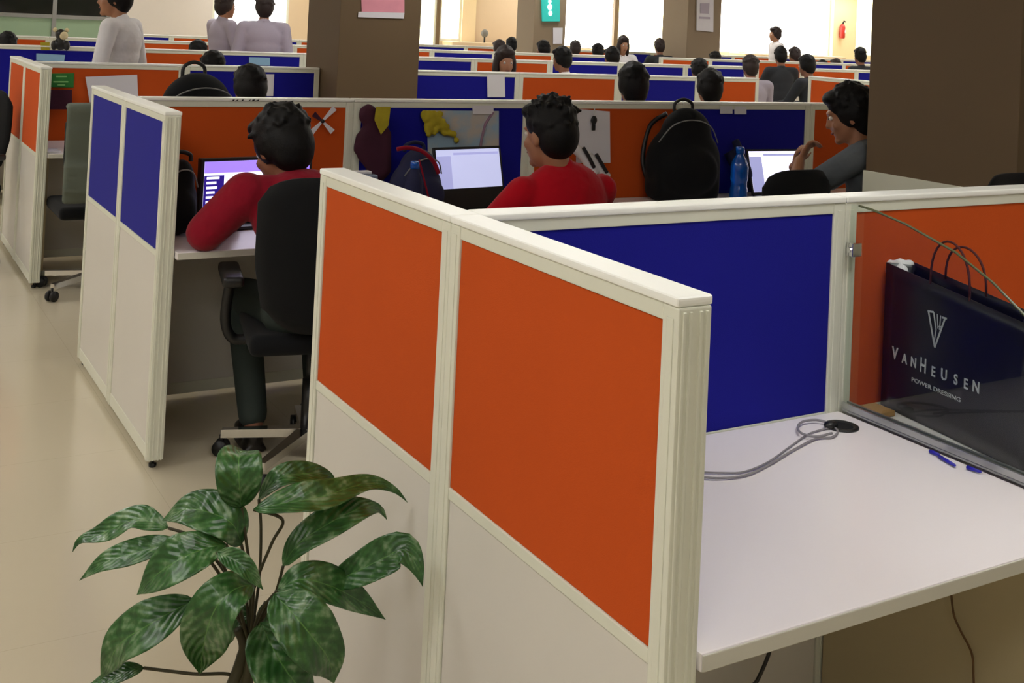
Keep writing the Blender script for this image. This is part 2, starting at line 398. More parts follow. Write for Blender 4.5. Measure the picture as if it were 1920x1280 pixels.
ENDL = ['large orange and white end partition in the foreground beside the potted plant', 'blue topped cream end partition at the aisle, left of the man in crimson', 'orange topped end partition at the far left by the aisle']
for k, c in enumerate(('orange', 'blue', 'orange')):
    partition('end_partition', ENDL[k], (0, 1.3132+per*k, 0), -PI/2, (BAY, BAY), (c, c), ('orange', 'orange') if c == 'blue' else ('blue', 'blue'), 'end partitions along the aisle')
ROWN = {0: 'nearest', 1: 'second', 2: 'third', 3: 'fourth', 4: 'fifth', 5: 'sixth'}
def spine(k, xs, cols, extra=None, note=None):
    y = .652+per*k
    for i, c in enumerate(cols):
        if c is None: continue
        x0, x1 = xs[i], xs[i+1]
        lab = (note[i] if note and i < len(note) and note[i] else '%s cubicle partition, %s from the aisle in the %s row' % (c, NTH[i], ROWN[k]))
        other = 'blue' if c == 'orange' else 'orange'
        partition('cubicle_partition', lab, (x0, y, 0), 0, (x1-x0,), (c,), (other,), 'partitions of the %s cubicle row' % ROWN[k], detail=k < 2)
spine(0, [.058, .985, 1.90, 2.80], ['blue', 'orange', 'blue'], note=['dark blue cubicle partition behind the empty white desk', 'orange cubicle partition behind the black shopping bag', 'cubicle partition right of the shopping bag partition in the nearest row'])
spine(1, [.058, .95, 1.83, 2.73, 3.61, 4.12], ['orange', 'blue', 'orange', 'blue', 'orange'],
      note=['orange partition in front of the man in crimson', 'blue partition with the pinned map', 'orange partition behind the man in the red t-shirt', 'blue partition behind the blue water bottle', 'orange partition beside the man in grey'])
spine(2, [.058, .94, 1.84], ['orange', 'blue'], note=['orange partition with the green sign at its corner', 'blue partition ending at the brown column in the third row'])
spine(2, [2.45, 3.40, 4.30, 5.10, 5.75], ['blue', 'orange', 'blue', 'orange'], note=['blue partition just right of the left brown column', 'orange partition behind the spiky haired man', 'blue partition between two dark heads in the third row', 'short orange partition at the right end of the third row'])
M3 = [.06+.89*i for i in range(22)]
spine(3, M3, ['blue', 'orange', 'blue', 'orange', 'blue', 'orange', 'blue', 'blue', 'blue', None, 'orange', 'blue', 'blue', 'orange', 'blue', 'orange', 'blue', 'orange', 'blue', 'blue'])
spine(4, M3, ['orange', 'blue', 'orange', 'blue', 'orange', 'orange', 'blue', 'orange', 'blue', None, 'orange', 'blue', 'orange', 'blue', 'orange', 'blue', 'orange', 'blue', 'orange', 'blue'])
spine(5, [2.+.89*i for i in range(21)], ['blue', 'orange', 'blue', 'orange', 'orange', 'blue', 'orange', None, 'orange', 'blue', 'orange', 'blue', 'orange', 'blue', 'orange', 'blue', 'orange', 'blue', 'blue', 'orange'])
partition('end_partition', 'twin bay orange end partition across the side aisle at right', (6.97, 6.86, 0), -PI/2, (.66, .66), ('orange', 'orange'), ('blue', 'blue'), 'end partitions along the aisle')

# ------------------------------------------------------------------ desks
def desk(label, x0, x1, y0, y1, pd=.1, gable=None, gm='gable'):
    t = thing('desk', label, 'desk', ((x0+x1)/2, y1, 0), 0, 'white cubicle desks')
    wd = (x1-x0)/2; dp = y0-y1
    MB().box((-wd, dp, .703), (wd, 0, .728), .003).build('desktop', 'desk', t)
    MB().box((-wd+.001, dp-.003, .7045), (wd-.001, dp+.0, .7265), .0015).build('edge_band', 'deskedge', t)
    for s in (-1, 1): MB().box((s*(wd-.012)-.01, dp+pd, .0), (s*(wd-.012)+.01, -.004, .702), .001).build('side_panel', 'gable', t)
    return t
desk('empty white desk with a coiled cable in the foreground', .058, .982, -.005, .648)
desk('white desk under the black shopping bag behind the glass screen', 1.008, 1.9, -.005, .648)
y1 = .652+per
desk('white desk where the man in crimson leans', .058, .93, y1-.68, y1-.004, pd=.36)
desk('white desk of the man in the red t-shirt', .95, 1.81, y1-.66, y1-.004, pd=.36)
desk('white desk carrying the black backpack', 1.83, 2.71, y1-.66, y1-.004, pd=.36)
desk('white desk of the man in grey', 2.73, 4.10, y1-.66, y1-.004, pd=.36)
y2 = .652+per*2
desk('white desk seen left of the blue end partition', .058, .93, y2-.66, y2-.004)
desk('white desk at the far left edge', .058, .93, y2+per-.66, y2+per-.004)

# ------------------------------------------------------------------ glass screen
def glass_screen():
    t = thing('glass_screen', 'clear glass desk divider with curved top edge beside the shopping bag', 'glass divider', (.99, .648, 0))
    top = [(0, 1.183), (-.02, 1.183), (-.06, 1.18), (-.15, 1.165), (-.28, 1.13), (-.37, 1.088), (-.44, 1.043), (-.50, .99), (-.55, .93), (-.585, .87), (-.605, .80), (-.61, .742)]
    poly = [(0, 0, .742)] + [(0, y, z) for y, z in top]
    MB().prism([(0.007, y, z) for _, y, z in poly], (.006, 0, 0)).build('glass_pane', 'glass', t)
    MB().tube([(.01, y, z) for y, z in top[1:]], .0028, 6).build('polished_edge', mat('green_glass_edge', (88, 92, 62), .2), t, True)
    b = MB(); b.box((-.001, -.62, .7285), (.021, -.002, .734), .001); b.box((-.001, -.62, .734), (.005, -.002, .748), .001); b.box((.015, -.62, .734), (.021, -.002, .748), .001)
    b.build('base_channel', 'alu', t)
    b = MB().box((-.004, -.02, 1.07), (.024, .0, 1.1), .002); b.cyl((-.008, -.01, 1.085), (.028, -.01, 1.085), .006)
    b.build('clip', 'chrome', t)
    return t
glass_screen()

# ------------------------------------------------------------------ shopping bag
def shopping_bag():
    t = thing('shopping_bag', 'black glossy shopping bag with silver lettering and cord handles on the desk', 'bag', (1.20, .42, .729))
    O = Vector((1.20, .42, .729))
    TL = Vector((1.105, .638, 1.050)); BL = Vector((1.105, .638, .730)); TR = Vector((1.035, .215, 1.012)); BR = Vector((1.045, .215, .730))
    TR = TL+(BR-BL); TR.z = 1.012
    dx = Vector((.14, .012, 0))
    def fp(u, v, off=0):   # u along the front 0..1 left to right, v 0 bottom .. 1 top
        p = (BL*(1-u)+BR*u)*(1-v)+(TL*(1-u)+TR*u)*v
        n = (BR-BL).cross(TL-BL).normalized()
        if n.x > 0: n = -n
        return p + n*off
    b = MB(); bm = b.bm; N = 14; K = 10
    def wall(pf):
        g = [[bm.verts.new(pf(i/N, j/K)-O) for j in range(K+1)] for i in range(N+1)]
        for i in range(N):
            for j in range(K): bm.faces.new((g[i][j], g[i+1][j], g[i+1][j+1], g[i][j+1]))
    sag = lambda u, v: 0
    wall(lambda u, v: fp(u, v, sag(u, v)))
    wall(lambda u, v: fp(u, v)+dx*(1-.45*v)+Vector((sag(u, v), 0, 0)))
    def gus(u0):
        def f(s_, v):
            a = fp(u0, v); c = a+dx*(1-.45*v); p = a*(1-s_)+c*s_
            q = (1-abs(2*s_-1))*.05*v*(1 if u0 == 0 else -1)
            return p+Vector((0, -q, 0))
        return f
    wall(gus(0)); wall(gus(1)); wall(lambda u, v: fp(u, 0)+dx*v)
    bmesh.ops.remove_doubles(bm, verts=bm.verts[:], dist=.0004)
    o = b.build('bag_body', 'bagpaper', t, True); md = o.modifiers.new('s', 'SOLIDIFY'); md.thickness = .0012; md.offset = 0
    # handles
    for off, (ul, ur), h, lean in ((.0, (.33, .60), .105, .0), (.9, (.30, .58), .085, .0)):
        a = fp(ul, .985)+dx*.55*off; c = fp(ur, .985)+dx*.55*off
        pts = []
        for i in range(17):
            s_ = i/16; ang = PI*s_
            p = (a+c)/2 - (c-a)/2*math.cos(ang)*(1+.0*math.sin(ang)) + Vector((0, 0, h*math.sin(ang)**.75)) 
            pts.append(p-O)
        MB().tube(pts, .0026, 8).build('cord_handle', 'rope', t, True)
    # printing follows the front face
    def basis(u, v):
        p = fp(u, v, .0016)-O; ex = (BR-BL).normalized(); n = (BR-BL).cross(TL-BL).normalized(); ez = n.cross(ex)
        return Matrix.Translation(p) @ Matrix((ex, ez, n)).transposed().to_4x4()
    def uv_of(px, py):
        # intersect the pixel ray with the bag front
        n = (BR-BL).cross(TL-BL).normalized(); r = _fw2 + _rt3*((px-PX)/F) - _up3*((py-PY)/F); tt = (BL-CAM).dot(n)/r.dot(n); return CAM+r*tt
    ex = (BR-BL).normalized(); 
    letters = [('V', 1679, 663, 1.15), ('A', 1697, 673, .85), ('N', 1714, 680, .85), ('H', 1732, 686, 1.35), ('E', 1751, 697, .85), ('U', 1771, 703, .95), ('S', 1793, 712, .85), ('E', 1812, 720, .85), ('N', 1831, 726, .95)]
    for ch, px, py, s_ in letters:
        p = uv_of(px, py)-O; mtx = basis(0, 0); mtx.translation = p + Vector((-.002, 0, 0))
        text_part('printed_letter', ch, .030*s_+.004, 'silver', t, mtx, sx=.8 if s_ < 1.3 else .62, bold=.0005)
    p = (uv_of(1755, 730)-O); mtx = basis(0, 0); mtx.translation = p+Vector((-.002, 0, 0))
    text_part('printed_slogan', 'POWER DRESSING', .0125, 'silver', t, mtx, sx=1.42, bold=0)
    # emblem: split V with narrow H strokes
    cps = {}
    ez = Vector((0, 0, 1))
    q0 = uv_of(1757, 618)-O+Vector((-.0018, 0, 0))
    mt = basis(0, 0); exx = Vector(mt.col[0][:3]); ezz = Vector(mt.col[1][:3]); nn = Vector(mt.col[2][:3])
    S = .001
    def bar(a, c, w_):
        a = Vector(a); c = Vector(c); d = (c-a).normalized(); o_ = Vector((-d.y, d.x))*w_/2
        P = [a-o_, c-o_, c+o_, a+o_]
        bb.prism([q0+exx*p_.x*S+ezz*p_.y*S for p_ in P], nn*.0006)
    bb = MB()
    bar((-26, 34), (-3, -38), 4.2); bar((-3, -38), (24, 30), 4.2); bar((-28, 33), (-10, 35), 4); bar((-10, 35), (-1, 0), 3.4); bar((-1, 0), (-6, -30), 3); bar((1, 34), (4, 4), 2.6)
    bar((11, 33), (9, 2), 2.6); bar((3, 8), (14, 10), 2.4); bar((15, 30), (29, 31), 4)
    bb.build('printed_emblem', 'silver', t)
    return t
shopping_bag()
# crumpled tissue sticking out of the bag
b = MB()
pt = at(1680, 500, x=1.135)
for q in range(12): b.sph(pt+Vector((random.uniform(-.012, .012), random.uniform(-.03, .026), random.uniform(-.016, .014))), random.uniform(.010, .017), 2)
for q in range(5): b.sph(pt+Vector((0, -.03-.006*q, -.02-.006*q)), .010, 2)
tag(blob(b, 'tissue_paper', 'paper', voxel=.004, smooth=1), 'crumpled white tissue sticking out of the black shopping bag', 'tissue paper')

# ------------------------------------------------------------------ things on the near desk
t = thing('cable_grommet', 'black oval cable outlet in the empty white desk', 'cable outlet', tuple(at(1578, 800, z=.728)))
MB().lathe([(.036, .0), (.036, .003), (.033, .004), (.026, .004), (.024, .001), (.0, .001)][:5], n=36).build('ring', 'black', t, True)
MB().lathe([(.024, .0), (.024, .0022)], n=30).build('lid', 'blackfab', t)
MB().sph(Vector((-.03, .002, .008)), (.018, .012, .008), 2).build('plug', 'black', t, True)
def bez(pts, n=12):
    pts = [Vector(p) for p in pts]; out = []
    P = [pts[0]]+pts+[pts[-1]]
    for i in range(1, len(P)-2):
        for k in range(n):
            s_ = k/n; a, b_, c, d = P[i-1], P[i], P[i+1], P[i+2]
            out.append(.5*((2*b_)+(-a+c)*s_+(2*a-5*b_+4*c-d)*s_*s_+(-a+3*b_-3*c+d)*s_**3))
    out.append(pts[-1]); return out
def desk_px(lst, z=.7315): return [at(u, v, z=z) for u, v in lst]
b = MB(); zc = .7315
b.tube(bez(desk_px([(1300, 884), (1350, 886), (1395, 884), (1440, 866), (1480, 838), (1515, 814), (1545, 804), (1566, 800)])), .0018, 8)
b.tube(bez(desk_px([(1300, 893), (1350, 896), (1400, 890), (1445, 869), (1490, 842), (1530, 822), (1560, 819), (1571, 808), (1560, 798)], .7322)), .0022, 8)
b.tube(bez(desk_px([(1560, 812), (1530, 818), (1503, 812), (1496, 800), (1506, 790), (1530, 787), (1552, 792), (1566, 798)], .736)), .0026, 8)
tag(b.build('desk_cable', 'cable', None, True), 'grey looped cable lying on the empty white desk', 'cable')
tag(MB().tube(bez([at(1446, 1210, y=.60), at(1438, 1235, y=.60), at(1420, 1275, y=.60), at(1395, 1320, y=.61), at(1380, 1500, y=.62)]), .004, 8).build('hanging_cable', 'darkcable', None, True), 'dark cable hanging under the empty white desk', 'cable')
tag(MB().tube(bez([at(1783, 1105, x=.945), at(1788, 1150, x=.94), at(1800, 1180, x=.945), at(1822, 1225, x=.945), at(1826, 1280, x=.945), at(1835, 1400, x=.945)]), .0022, 8).build('thin_wire', 'browncable', None, True), 'thin brown wire hanging against the side panel under the desk', 'wire')
for (u, v, u2, v2, m, nm, lab, cat) in ((1745, 846, 1760, 852, 'blueink', 'marker', 'small blue marker by the glass screen, nearer the shopping bag', 'marker'), (1762, 856, 1790, 872, 'blueink', 'pen', 'short blue pen lying by the glass screen', 'pen'), (1815, 876, 1838, 884, 'blueink', 'clip', 'blue clip lying at the foot of the glass screen', 'clip')):
    a = at(u, v, z=.733); c = at(u2, v2, z=.733)
    tag(MB().cap(a, c, .004, .0028, 10, 2).build(nm, m, None, True), lab, cat)
a = [at(1640, 775, z=.729), at(1690, 800, z=.729), at(1700, 812, z=.729), at(1655, 792, z=.729)]
tag(MB().prism(a, (0, 0, .0015)).build('tape_strip', 'tape'), 'strip of clear tape stuck beside the cable outlet at the glass foot', 'tape')
c_ = Vector((1.045, .60, .729))
tag(MB().box(c_+Vector((-.015, -.03, 0)), c_+Vector((.03, .03, .012)), .002).build('card_box', 'brownbox'), 'small brown card packet behind the glass in the desk corner', 'packet')

# ------------------------------------------------------------------ people
def head_shapes(b, c, R, s=1.0, nose=True):
    q = lambda v: c + R @ (Vector(v)*s)
    b.sph(q((0, -.012, .025)), (.074*s, .092*s, .098*s), 3, R); b.sph(q((0, .028, -.035)), (.057*s, .066*s, .086*s), 3, R)
    b.sph(q((0, .072, -.098)), (.026*s, .02*s, .02*s), 2, R); b.sph(q((0, .078, .026)), (.05*s, .018*s, .012*s), 2, R)
    b.sph(q((0, .098, -.028)), (.013*s, .018*s, .013*s), 2, R); b.cap(q((0, .086, .015)), q((0, .1, -.025)), .008*s, .01*s, 10, 2)
    for e in (-1, 1):
        b.sph(q((e*.077, -.008, -.012)), (.01*s, .02*s, .033*s), 2, R); b.sph(q((e*.038, .064, -.03)), (.02*s, .02*s, .022*s), 2, R)
def hair_shapes(b, c, R, s=1.0, style='short', rnd=None):
    rnd = rnd or random.Random(3)
    q = lambda v: c + R @ (Vector(v)*s)
    b.sph(q((0, -.018, .050)), (.087*s, .098*s, .088*s), 3, R); b.sph(q((0, -.048, .0)), (.083*s, .07*s, .092*s), 3, R)
    b.sph(q((0, .045, .085)), (.07*s, .05*s, .035*s), 3, R)
    if style == 'back': b.sph(q((0, -.05, -.035)), (.074*s, .055*s, .075*s), 3, R)
    if style == 'long':
        for e in (-1, 1): b.sph(q((e*.075, -.01, -.06)), (.032*s, .05*s, .12*s), 3, R)
        b.sph(q((0, -.07, -.08)), (.085*s, .05*s, .14*s), 3, R)
    if style == 'bun': b.sph(q((0, -.11, .05)), .045*s, 3)
    if style == 'spiky':
        for e in (-1, 1): b.sph(q((e*.048, -.03, .03)), (.042*s, .06*s, .06*s), 2, R)
    if style in ('short', 'back'):
        for e in (-1, 1): b.sph(q((e*.05, -.02, .012)), (.042*s, .07*s, .07*s), 2, R)
        b.sph(q((0, -.05, -.02)), (.078*s, .058*s, .08*s), 3, R)
    for i in range(120 if style in ('short', 'back', 'spiky') else 30):
        th = rnd.uniform(0, 2*PI); ph = rnd.uniform(.0, 1.75)
        d = Vector((math.sin(ph)*math.cos(th), math.sin(ph)*math.sin(th), math.cos(ph)))
        if d.y > .45 and d.z < .45: continue
        p0 = Vector((d.x*.080, -.018+d.y*.092, .048+d.z*.083)); k = rnd.uniform(.004, .012)*(1.7 if style == 'spiky' and d.z > .3 else 1)
        tip = p0 + d*k + Vector((rnd.uniform(-.01, .01), rnd.uniform(-.01, .01), rnd.uniform(-.008, .004)))
        b.cap(q(p0), q(tip), .014*s, .007*s, 6, 1)
def hand_shapes(b, wr, d, palm_n, side=1, curl=.5, s=1.0):
    d = d.normalized(); n = (palm_n-d*palm_n.dot(d)).normalized(); x = d.cross(n)*side
    pc = wr + d*.05*s
    Rm = Matrix((x, d, n)).transposed()
    b.sph(pc, (.038*s, .05*s, .014*s), 2, Rm)
    for i, (off, ln) in enumerate(((-.028, .062), (-.010, .072), (.010, .068), (.028, .054))):
        base = pc + x*off*s + d*.038*s; a1 = base + (d*math.cos(curl*.5)+n*math.sin(curl*.5))*ln*.5*s; a2 = a1 + (d*math.cos(curl*1.4)+n*math.sin(curl*1.4))*ln*.5*s
        b.cap(base, a1, .0088*s, .008*s, 8, 1); b.cap(a1, a2, .008*s, .0066*s, 8, 1)
    tb = wr + d*.022*s - x*.030*s; t1_ = tb + (d*.7-x*.7).normalized()*.036*s; t2 = t1_ + (d*.95-x*.1+n*.25).normalized()*.03*s
    b.cap(tb, t1_, .0115*s, .010*s, 8, 1); b.cap(t1_, t2, .010*s, .008*s, 8, 1)
SEAT = dict(hip=(0, -.02, .54), waist=(0, -.04, .74), chest=(0, -.01, .93), neck=(0, .01, 1.08), head=(0, .055, 1.215), hp=-.12, hy=0,
            sh=(.185, 0, 1.03), el=((-.25, .12, .80), (.25, .12, .80)), wr=((-.2, .36, .775), (.2, .36, .775)), kn=((-.12, .42, .53), (.12, .42, .53)), an=((-.12, .38, .09), (.12, .38, .09)))
STAND = dict(hip=(0, 0, .95), waist=(0, 0, 1.12), chest=(0, .0, 1.32), neck=(0, .0, 1.47), head=(0, .035, 1.60), hp=0, hy=0,
             sh=(.195, 0, 1.41), el=((-.25, -.02, 1.13), (.25, -.02, 1.13)), wr=((-.25, .1, .90), (.25, .1, .90)), kn=((-.1, .03, .5), (.1, .0, .5)), an=((-.1, 0, .09), (.1, -.03, .09)))
def person(label, loc, rz, P=SEAT, over=None, shirt='whiteshirt', pants='trousers', skin='skin', hair='hair', style='short', sleeve='long', voxel=.012, group='office workers at their desks', seed=1, hs=1.0, hands=True, cat='person', wide=1.0, puff=0):
    P = dict(P); P.update(over or {})
    V = lambda k: Vector(P[k])
    t = thing('person', label, cat, loc, rz, group)
    hip, wa, ch, nk, hd = V('hip'), V('waist'), V('chest'), V('neck'), V('head')
    R = Euler((P['hp'], 0, P['hy'])).to_matrix()
    sh = [Vector(P['shl']), Vector(P['shr'])] if 'shl' in P else [Vector((-P['sh'][0], P['sh'][1], P['sh'][2])), Vector(P['sh'])]
    el = [Vector(v) for v in P['el']]; wr = [Vector(v) for v in P['wr']]; kn = [Vector(v) for v in P['kn']]; an = [Vector(v) for v in P['an']]
    up = (nk-hip).normalized(); Rt = up.to_track_quat('Z', 'Y').to_matrix() if abs(up.z) < .9999 else Matrix.Identity(3)
    Rt = Matrix.Identity(3) if True else Rt
    tilt = Euler((math.atan2(-(nk-wa).y, (nk-wa).z), 0, 0)).to_matrix()
    def torso(b, g):
        b.sph(wa.lerp(ch, .5), (.152*wide+g, .110+g, .15+g), 3, tilt); b.sph(hip.lerp(wa, .5), (.152*wide+g, .112+g, .13+g), 3, tilt)
        b.sph(hip, (.165*wide+g, .125+g, .12+g), 3); b.sph(wa, (.148*wide+g, .108+g, .16+g), 3, tilt); b.sph(ch, (.165*wide+g, .110+g, .155+g), 3, tilt)
        b.cap(sh[0], sh[1], .058+g, .058+g); b.cap(ch, nk, .085+g, .05+g)
        b.sph((sh[0]+nk)/2+Vector((0, 0, -.01)), (.07+g, .055+g, .045+g), 2); b.sph((sh[1]+nk)/2+Vector((0, 0, -.01)), (.07+g, .055+g, .045+g), 2)
    b = MB(); torso(b, -.012); head_shapes(b, hd, R, hs)
    b.cap(nk+Vector((0, 0, -.03)), hd+R @ Vector((0, -.022, -.07)), .053, .05)
    for i in (0, 1):
        b.cap(sh[i], el[i], .05, .04); b.cap(el[i], wr[i], .04, .026)
        hj = hip+Vector((-.085 if i == 0 else .085, .0, -.02)); b.cap(hj, kn[i], .075, .052); b.cap(kn[i], an[i], .05, .036)
        if hands:
            hd_dir = Vector(P['hd'][i]) if 'hd' in P else (wr[i]-el[i]); pn = Vector(P['pn'][i]) if 'pn' in P else Vector((0, 0, -1))
            if abs(hd_dir.normalized().dot(pn.normalized())) > .9: pn = Vector((0, 1, 0))
            hand_shapes(b, wr[i], hd_dir, pn, -1 if i == 0 else 1, P.get('curl', .5))
    blob(b, 'body', skin, t, voxel=min(voxel, .008) if hands else voxel, smooth=3)
    b = MB(); torso(b, .004)
    for i in (0, 1):
        if sleeve == 'long': b.cap(sh[i], el[i], .062+puff, .052+puff); b.cap(el[i], el[i].lerp(wr[i], .92), .052+puff, .036+puff*.4)
        else: b.cap(sh[i], sh[i].lerp(el[i], .72), .065, .058)
    blob(b, 'shirt', shirt, t, voxel=voxel, smooth=4)
    b = MB()
    for e in (-1, 1):
        b.cap(nk+Vector((0, -.045, .0)), nk+Vector((e*.052, .0, .002)), .017, .015, 8, 1); b.cap(nk+Vector((e*.052, .0, .002)), nk+Vector((e*.02, .055, -.02)), .015, .011, 8, 1)
    blob(b, 'collar', shirt, t, voxel=.008, smooth=1)
    b = MB(); b.sph(hip+Vector((0, 0, -.02)), (.172*wide, .135, .11), 3)
    for i in (0, 1):
        hj = hip+Vector((-.085 if i == 0 else .085, .0, -.02)); b.cap(hj, kn[i], .088, .064); b.cap(kn[i], kn[i].lerp(an[i], .93), .064, .052)
    blob(b, 'trousers', pants, t, voxel=voxel, smooth=3)
    for i in (0, 1):
        b = MB().sph(an[i]+Vector((0, .0, -.04)), (.038, .05, .045), 2); b.sph(an[i]+Vector((0, .09, -.05)), (.042, .09, .032), 2)
        b.box(an[i]+Vector((-.042, -.05, -.09)), an[i]+Vector((.042, .17, -.072)), .01)
        blob(b, 'shoe', 'shoe', t, voxel=.01, smooth=2)
    b = MB(); hair_shapes(b, hd, R, hs*1.02, style, random.Random(seed)); blob(b, 'hair', hair, t, voxel=.0065 if voxel < .011 else .009, smooth=1)
    q = lambda v: hd + R @ (Vector(v)*hs)
    for e in (-1, 1):
        MB().sph(q((e*.03, .0785, .004)), .0105, 2).build('eye', 'eye', t, True)
        MB().sph(q((e*.03, .0855, .004)), .0055, 2).build('iris', 'pupil', t, True)
    MB().sph(q((0, .088, -.062)), (.024*hs, .01*hs, .007*hs), 2, R).build('mouth', 'lip', t, True)
    return t

# ------------------------------------------------------------------ office chair
def office_chair(label, loc, rz, group='office chairs', arms=True, base='chrome', fab='blackfab', backh=.52, backw=.47, base_rot=0, draped=False):
    t = thing('office_chair', label, 'chair', loc, rz, group)
    # seat
    b = MB().box((-.235, -.22, .42), (.235, .24, .49), .035, seg=4); o = b.build('seat', fab, t, True)
    # backrest: gently curved slab
    bm = MB(); NX, NZ = 12, 12; z0 = .50
    front, back = [], []
    for i in range(NX+1):
        for side, lst in ((1, front), (-1, back)):
            col_ = []
            for j in range(NZ+1):
                u = i/NX*2-1; v = j/NZ
                wd = backw/2*(.80+.20*min(1, v*2.2))
                # rounded corners
                k = abs(2*v-1); edge = (1-k**5)
                x = u*wd*(1 if abs(u) < .99 else 1)
                if v > .85: x *= math.sqrt(max(0, 1-((v-.85)/.15)**2*.28))
                if v < .15: x *= math.sqrt(max(0, 1-((.15-v)/.15)**2*.35))
                z = z0 + v*backh + (-.035*abs(u)**4 if v > .85 else (.03*abs(u)**4 if v < .15 else 0))
                th = .028*(1-abs(u)**6*.75)*(1-abs(2*v-1)**8*.75)
                y = -.25 - .05*v + .05*u*u - .02*math.sin(v*PI) + side*th
                col_.append(bm.bm.verts.new((x, y, z)))
            lst.append(col_)
    for lst in (front, back):
        for i in range(NX):
            for j in range(NZ): bm.bm.faces.new((lst[i][j], lst[i+1][j], lst[i+1][j+1], lst[i][j+1]))
    for i in range(NX):
        bm.bm.faces.new((front[i][0], front[i+1][0], back[i+1][0], back[i][0])); bm.bm.faces.new((front[i][NZ], front[i+1][NZ], back[i+1][NZ], back[i][NZ]))
    for j in range(NZ):
        bm.bm.faces.new((front[0][j], front[0][j+1], back[0][j+1], back[0][j])); bm.bm.faces.new((front[NX][j], front[NX][j+1], back[NX][j+1], back[NX][j]))
    bm.build('backrest', fab, t, True)
    b = MB().tube([(0, .0, .40), (0, -.18, .39), (0, -.29, .42), (0, -.315, .55), (0, -.33, .75)], [.022, .022, .022, .02, .016], 10)
    b.build('back_bracket', 'black', t, True)
    if arms:
        for e in (-1, 1):
            b = MB().tube(bez([(e*.2, .0, .43), (e*.27, .0, .43), (e*.30, -.01, .50), (e*.29, -.02, .64)], 6), .018, 10)
            a_ = b.build('armrest', 'black', t, True)
            MB().box((e*.29-.035, -.15, .635), (e*.29+.035, .12, .67), .014, seg=3).build('arm_pad', 'black', a_, True)
    MB().cyl((0, 0, .10), (0, 0, .28), .026).cyl((0, 0, .26), (0, 0, .41), .016).box((-.09, -.1, .395), (.09, .1, .42), .008).build('gas_column', 'black', t, True)
    for k in range(5):
        a = base_rot + k*2*PI/5; d = Vector((math.cos(a), math.sin(a), 0)); s_ = Vector((-d.y, d.x, 0))
        P = [d*.02+s_*.024+Vector((0, 0, .085)), d*.02-s_*.024+Vector((0, 0, .085)), d*.30-s_*.013+Vector((0, 0, .062)), d*.30+s_*.013+Vector((0, 0, .062))]
        lg = MB().prism(P, (0, 0, .028)).build('base_leg', base, t)
        b = MB()
        for e in (-1, 1): b.cyl(d*.30+s_*(e*.016-.007)+Vector((0, 0, .027)), d*.30+s_*(e*.016+.007)+Vector((0, 0, .027)), .027, n=18)
        b.cyl(d*.30+Vector((0, 0, .03)), d*.30+Vector((0, 0, .07)), .007, n=8)
        b.build('caster', 'black', lg, True)
    if draped:
        b = MB()
        for j in range(9):
            z = 1.03-.055*j
            b.box((-.25, -.37+.004*math.sin(j*2), z-.06), (.25, -.335, z), .012, seg=3)
        b.box((-.24, -.36, 1.0), (.24, -.24, 1.04), .018, seg=3)
        for j in range(5): b.tube([(-.25, -.37, .60+.03*j), (-.1, -.385, .59+.03*j), (.1, -.378, .605+.03*j), (.25, -.37, .595+.03*j)], .014, 8)
        blob(b, 'draped_jacket', 'greygreen', t, voxel=.012, smooth=3)
        MB().box((-.13, -.388, .985), (.06, -.374, 1.005), .002).build('white_label', 'paper', t)
    return t

# man in crimson, leaning on the desk
office_chair('black office chair with chrome base under the man in crimson', (.52, 2.66, 0), -.22, base_rot=.3)
person('man in crimson shirt leaning on the desk toward a bright monitor, seen from behind', (.50, 2.62, 0), -.05, over=dict(
    hip=(0, -.04, .56), waist=(-.02, -.03, .72), chest=(-.04, .02, .86), neck=(-.07, .07, .975), head=(-.10, .14, 1.075), hp=-.45, hy=.35,
    shl=(-.24, .05, .93), shr=(.09, .05, .935), el=((-.355, .12, .79), (.18, .2, .79)), wr=((-.24, .34, .775), (.1, .45, .775)),
    kn=((-.14, .40, .50), (.14, .40, .50)), an=((-.13, .2, .09), (.14, .3, .09))),
    shirt='crimson', pants='olive', voxel=.008, style='short', seed=4, hs=1.1, puff=.014, wide=1.12)
# man in red t-shirt
office_chair('black office chair behind the man in the red t-shirt', (1.55, 2.52, 0), 0.05, arms=True, backh=.41)
person('man in red t-shirt with spiky black hair sitting upright, seen from behind', (1.52, 2.62, 0), .12, over=dict(
    hip=(0, -.02, .55), chest=(-.01, -.01, .87), neck=(-.02, .0, .995), head=(-.065, .04, 1.125), shl=(-.20, .01, .91), shr=(.19, .0, .905),
    el=((-.30, .10, .76), (.27, .14, .78)), wr=((-.32, .34, .775), (.16, .40, .775)), hy=.15),
    shirt='red', pants='trousers', sleeve='short', voxel=.008, style='spiky', seed=9, hs=1.08, skin='skin3', wide=1.2)
# man in grey
hx = at(1588, 222, d=5.45)
office_chair('black office chair under the man in grey', (hx.x+.14, hx.y-.10, 0), .5, backh=.4)
person('man in grey shirt resting his chin on his hand beside the brown column', (hx.x+.06, hx.y-.08, 0), .58, over=dict(
    head=(0, .09, 1.20), hp=-.30, hy=.15, neck=(0, .03, 1.06), el=((-.20, .30, .81), (.2, .30, .80)), wr=((-.07, .30, .97), (.08, .36, .92)),
    hd=((.5, -.45, 1), (-.3, -.25, 1)), pn=((0, -1, 0), (0, -1, .2)), curl=1.2), shirt='greyshirt', sleeve='short', voxel=.009, style='back', seed=5, hs=1.08, skin='skin3')
office_chair('empty black office chair in front of the pale laptop', (2.74, 2.86, 0), .0, backh=.47, backw=.40, arms=False)
qq = at(1888, 322, y=1.50)
office_chair('black office chair whose top shows above the partition at the right edge', (qq.x, qq.y-.33, 0), PI, backh=qq.z-.50)
qq = at(655, 150, z=1.04)
office_chair('navy upholstered office chair at the foot of the left brown column', (qq.x, qq.y+.34, 0), .1, fab='darkblue', arms=False)
qq = at(222, 192, z=1.05)
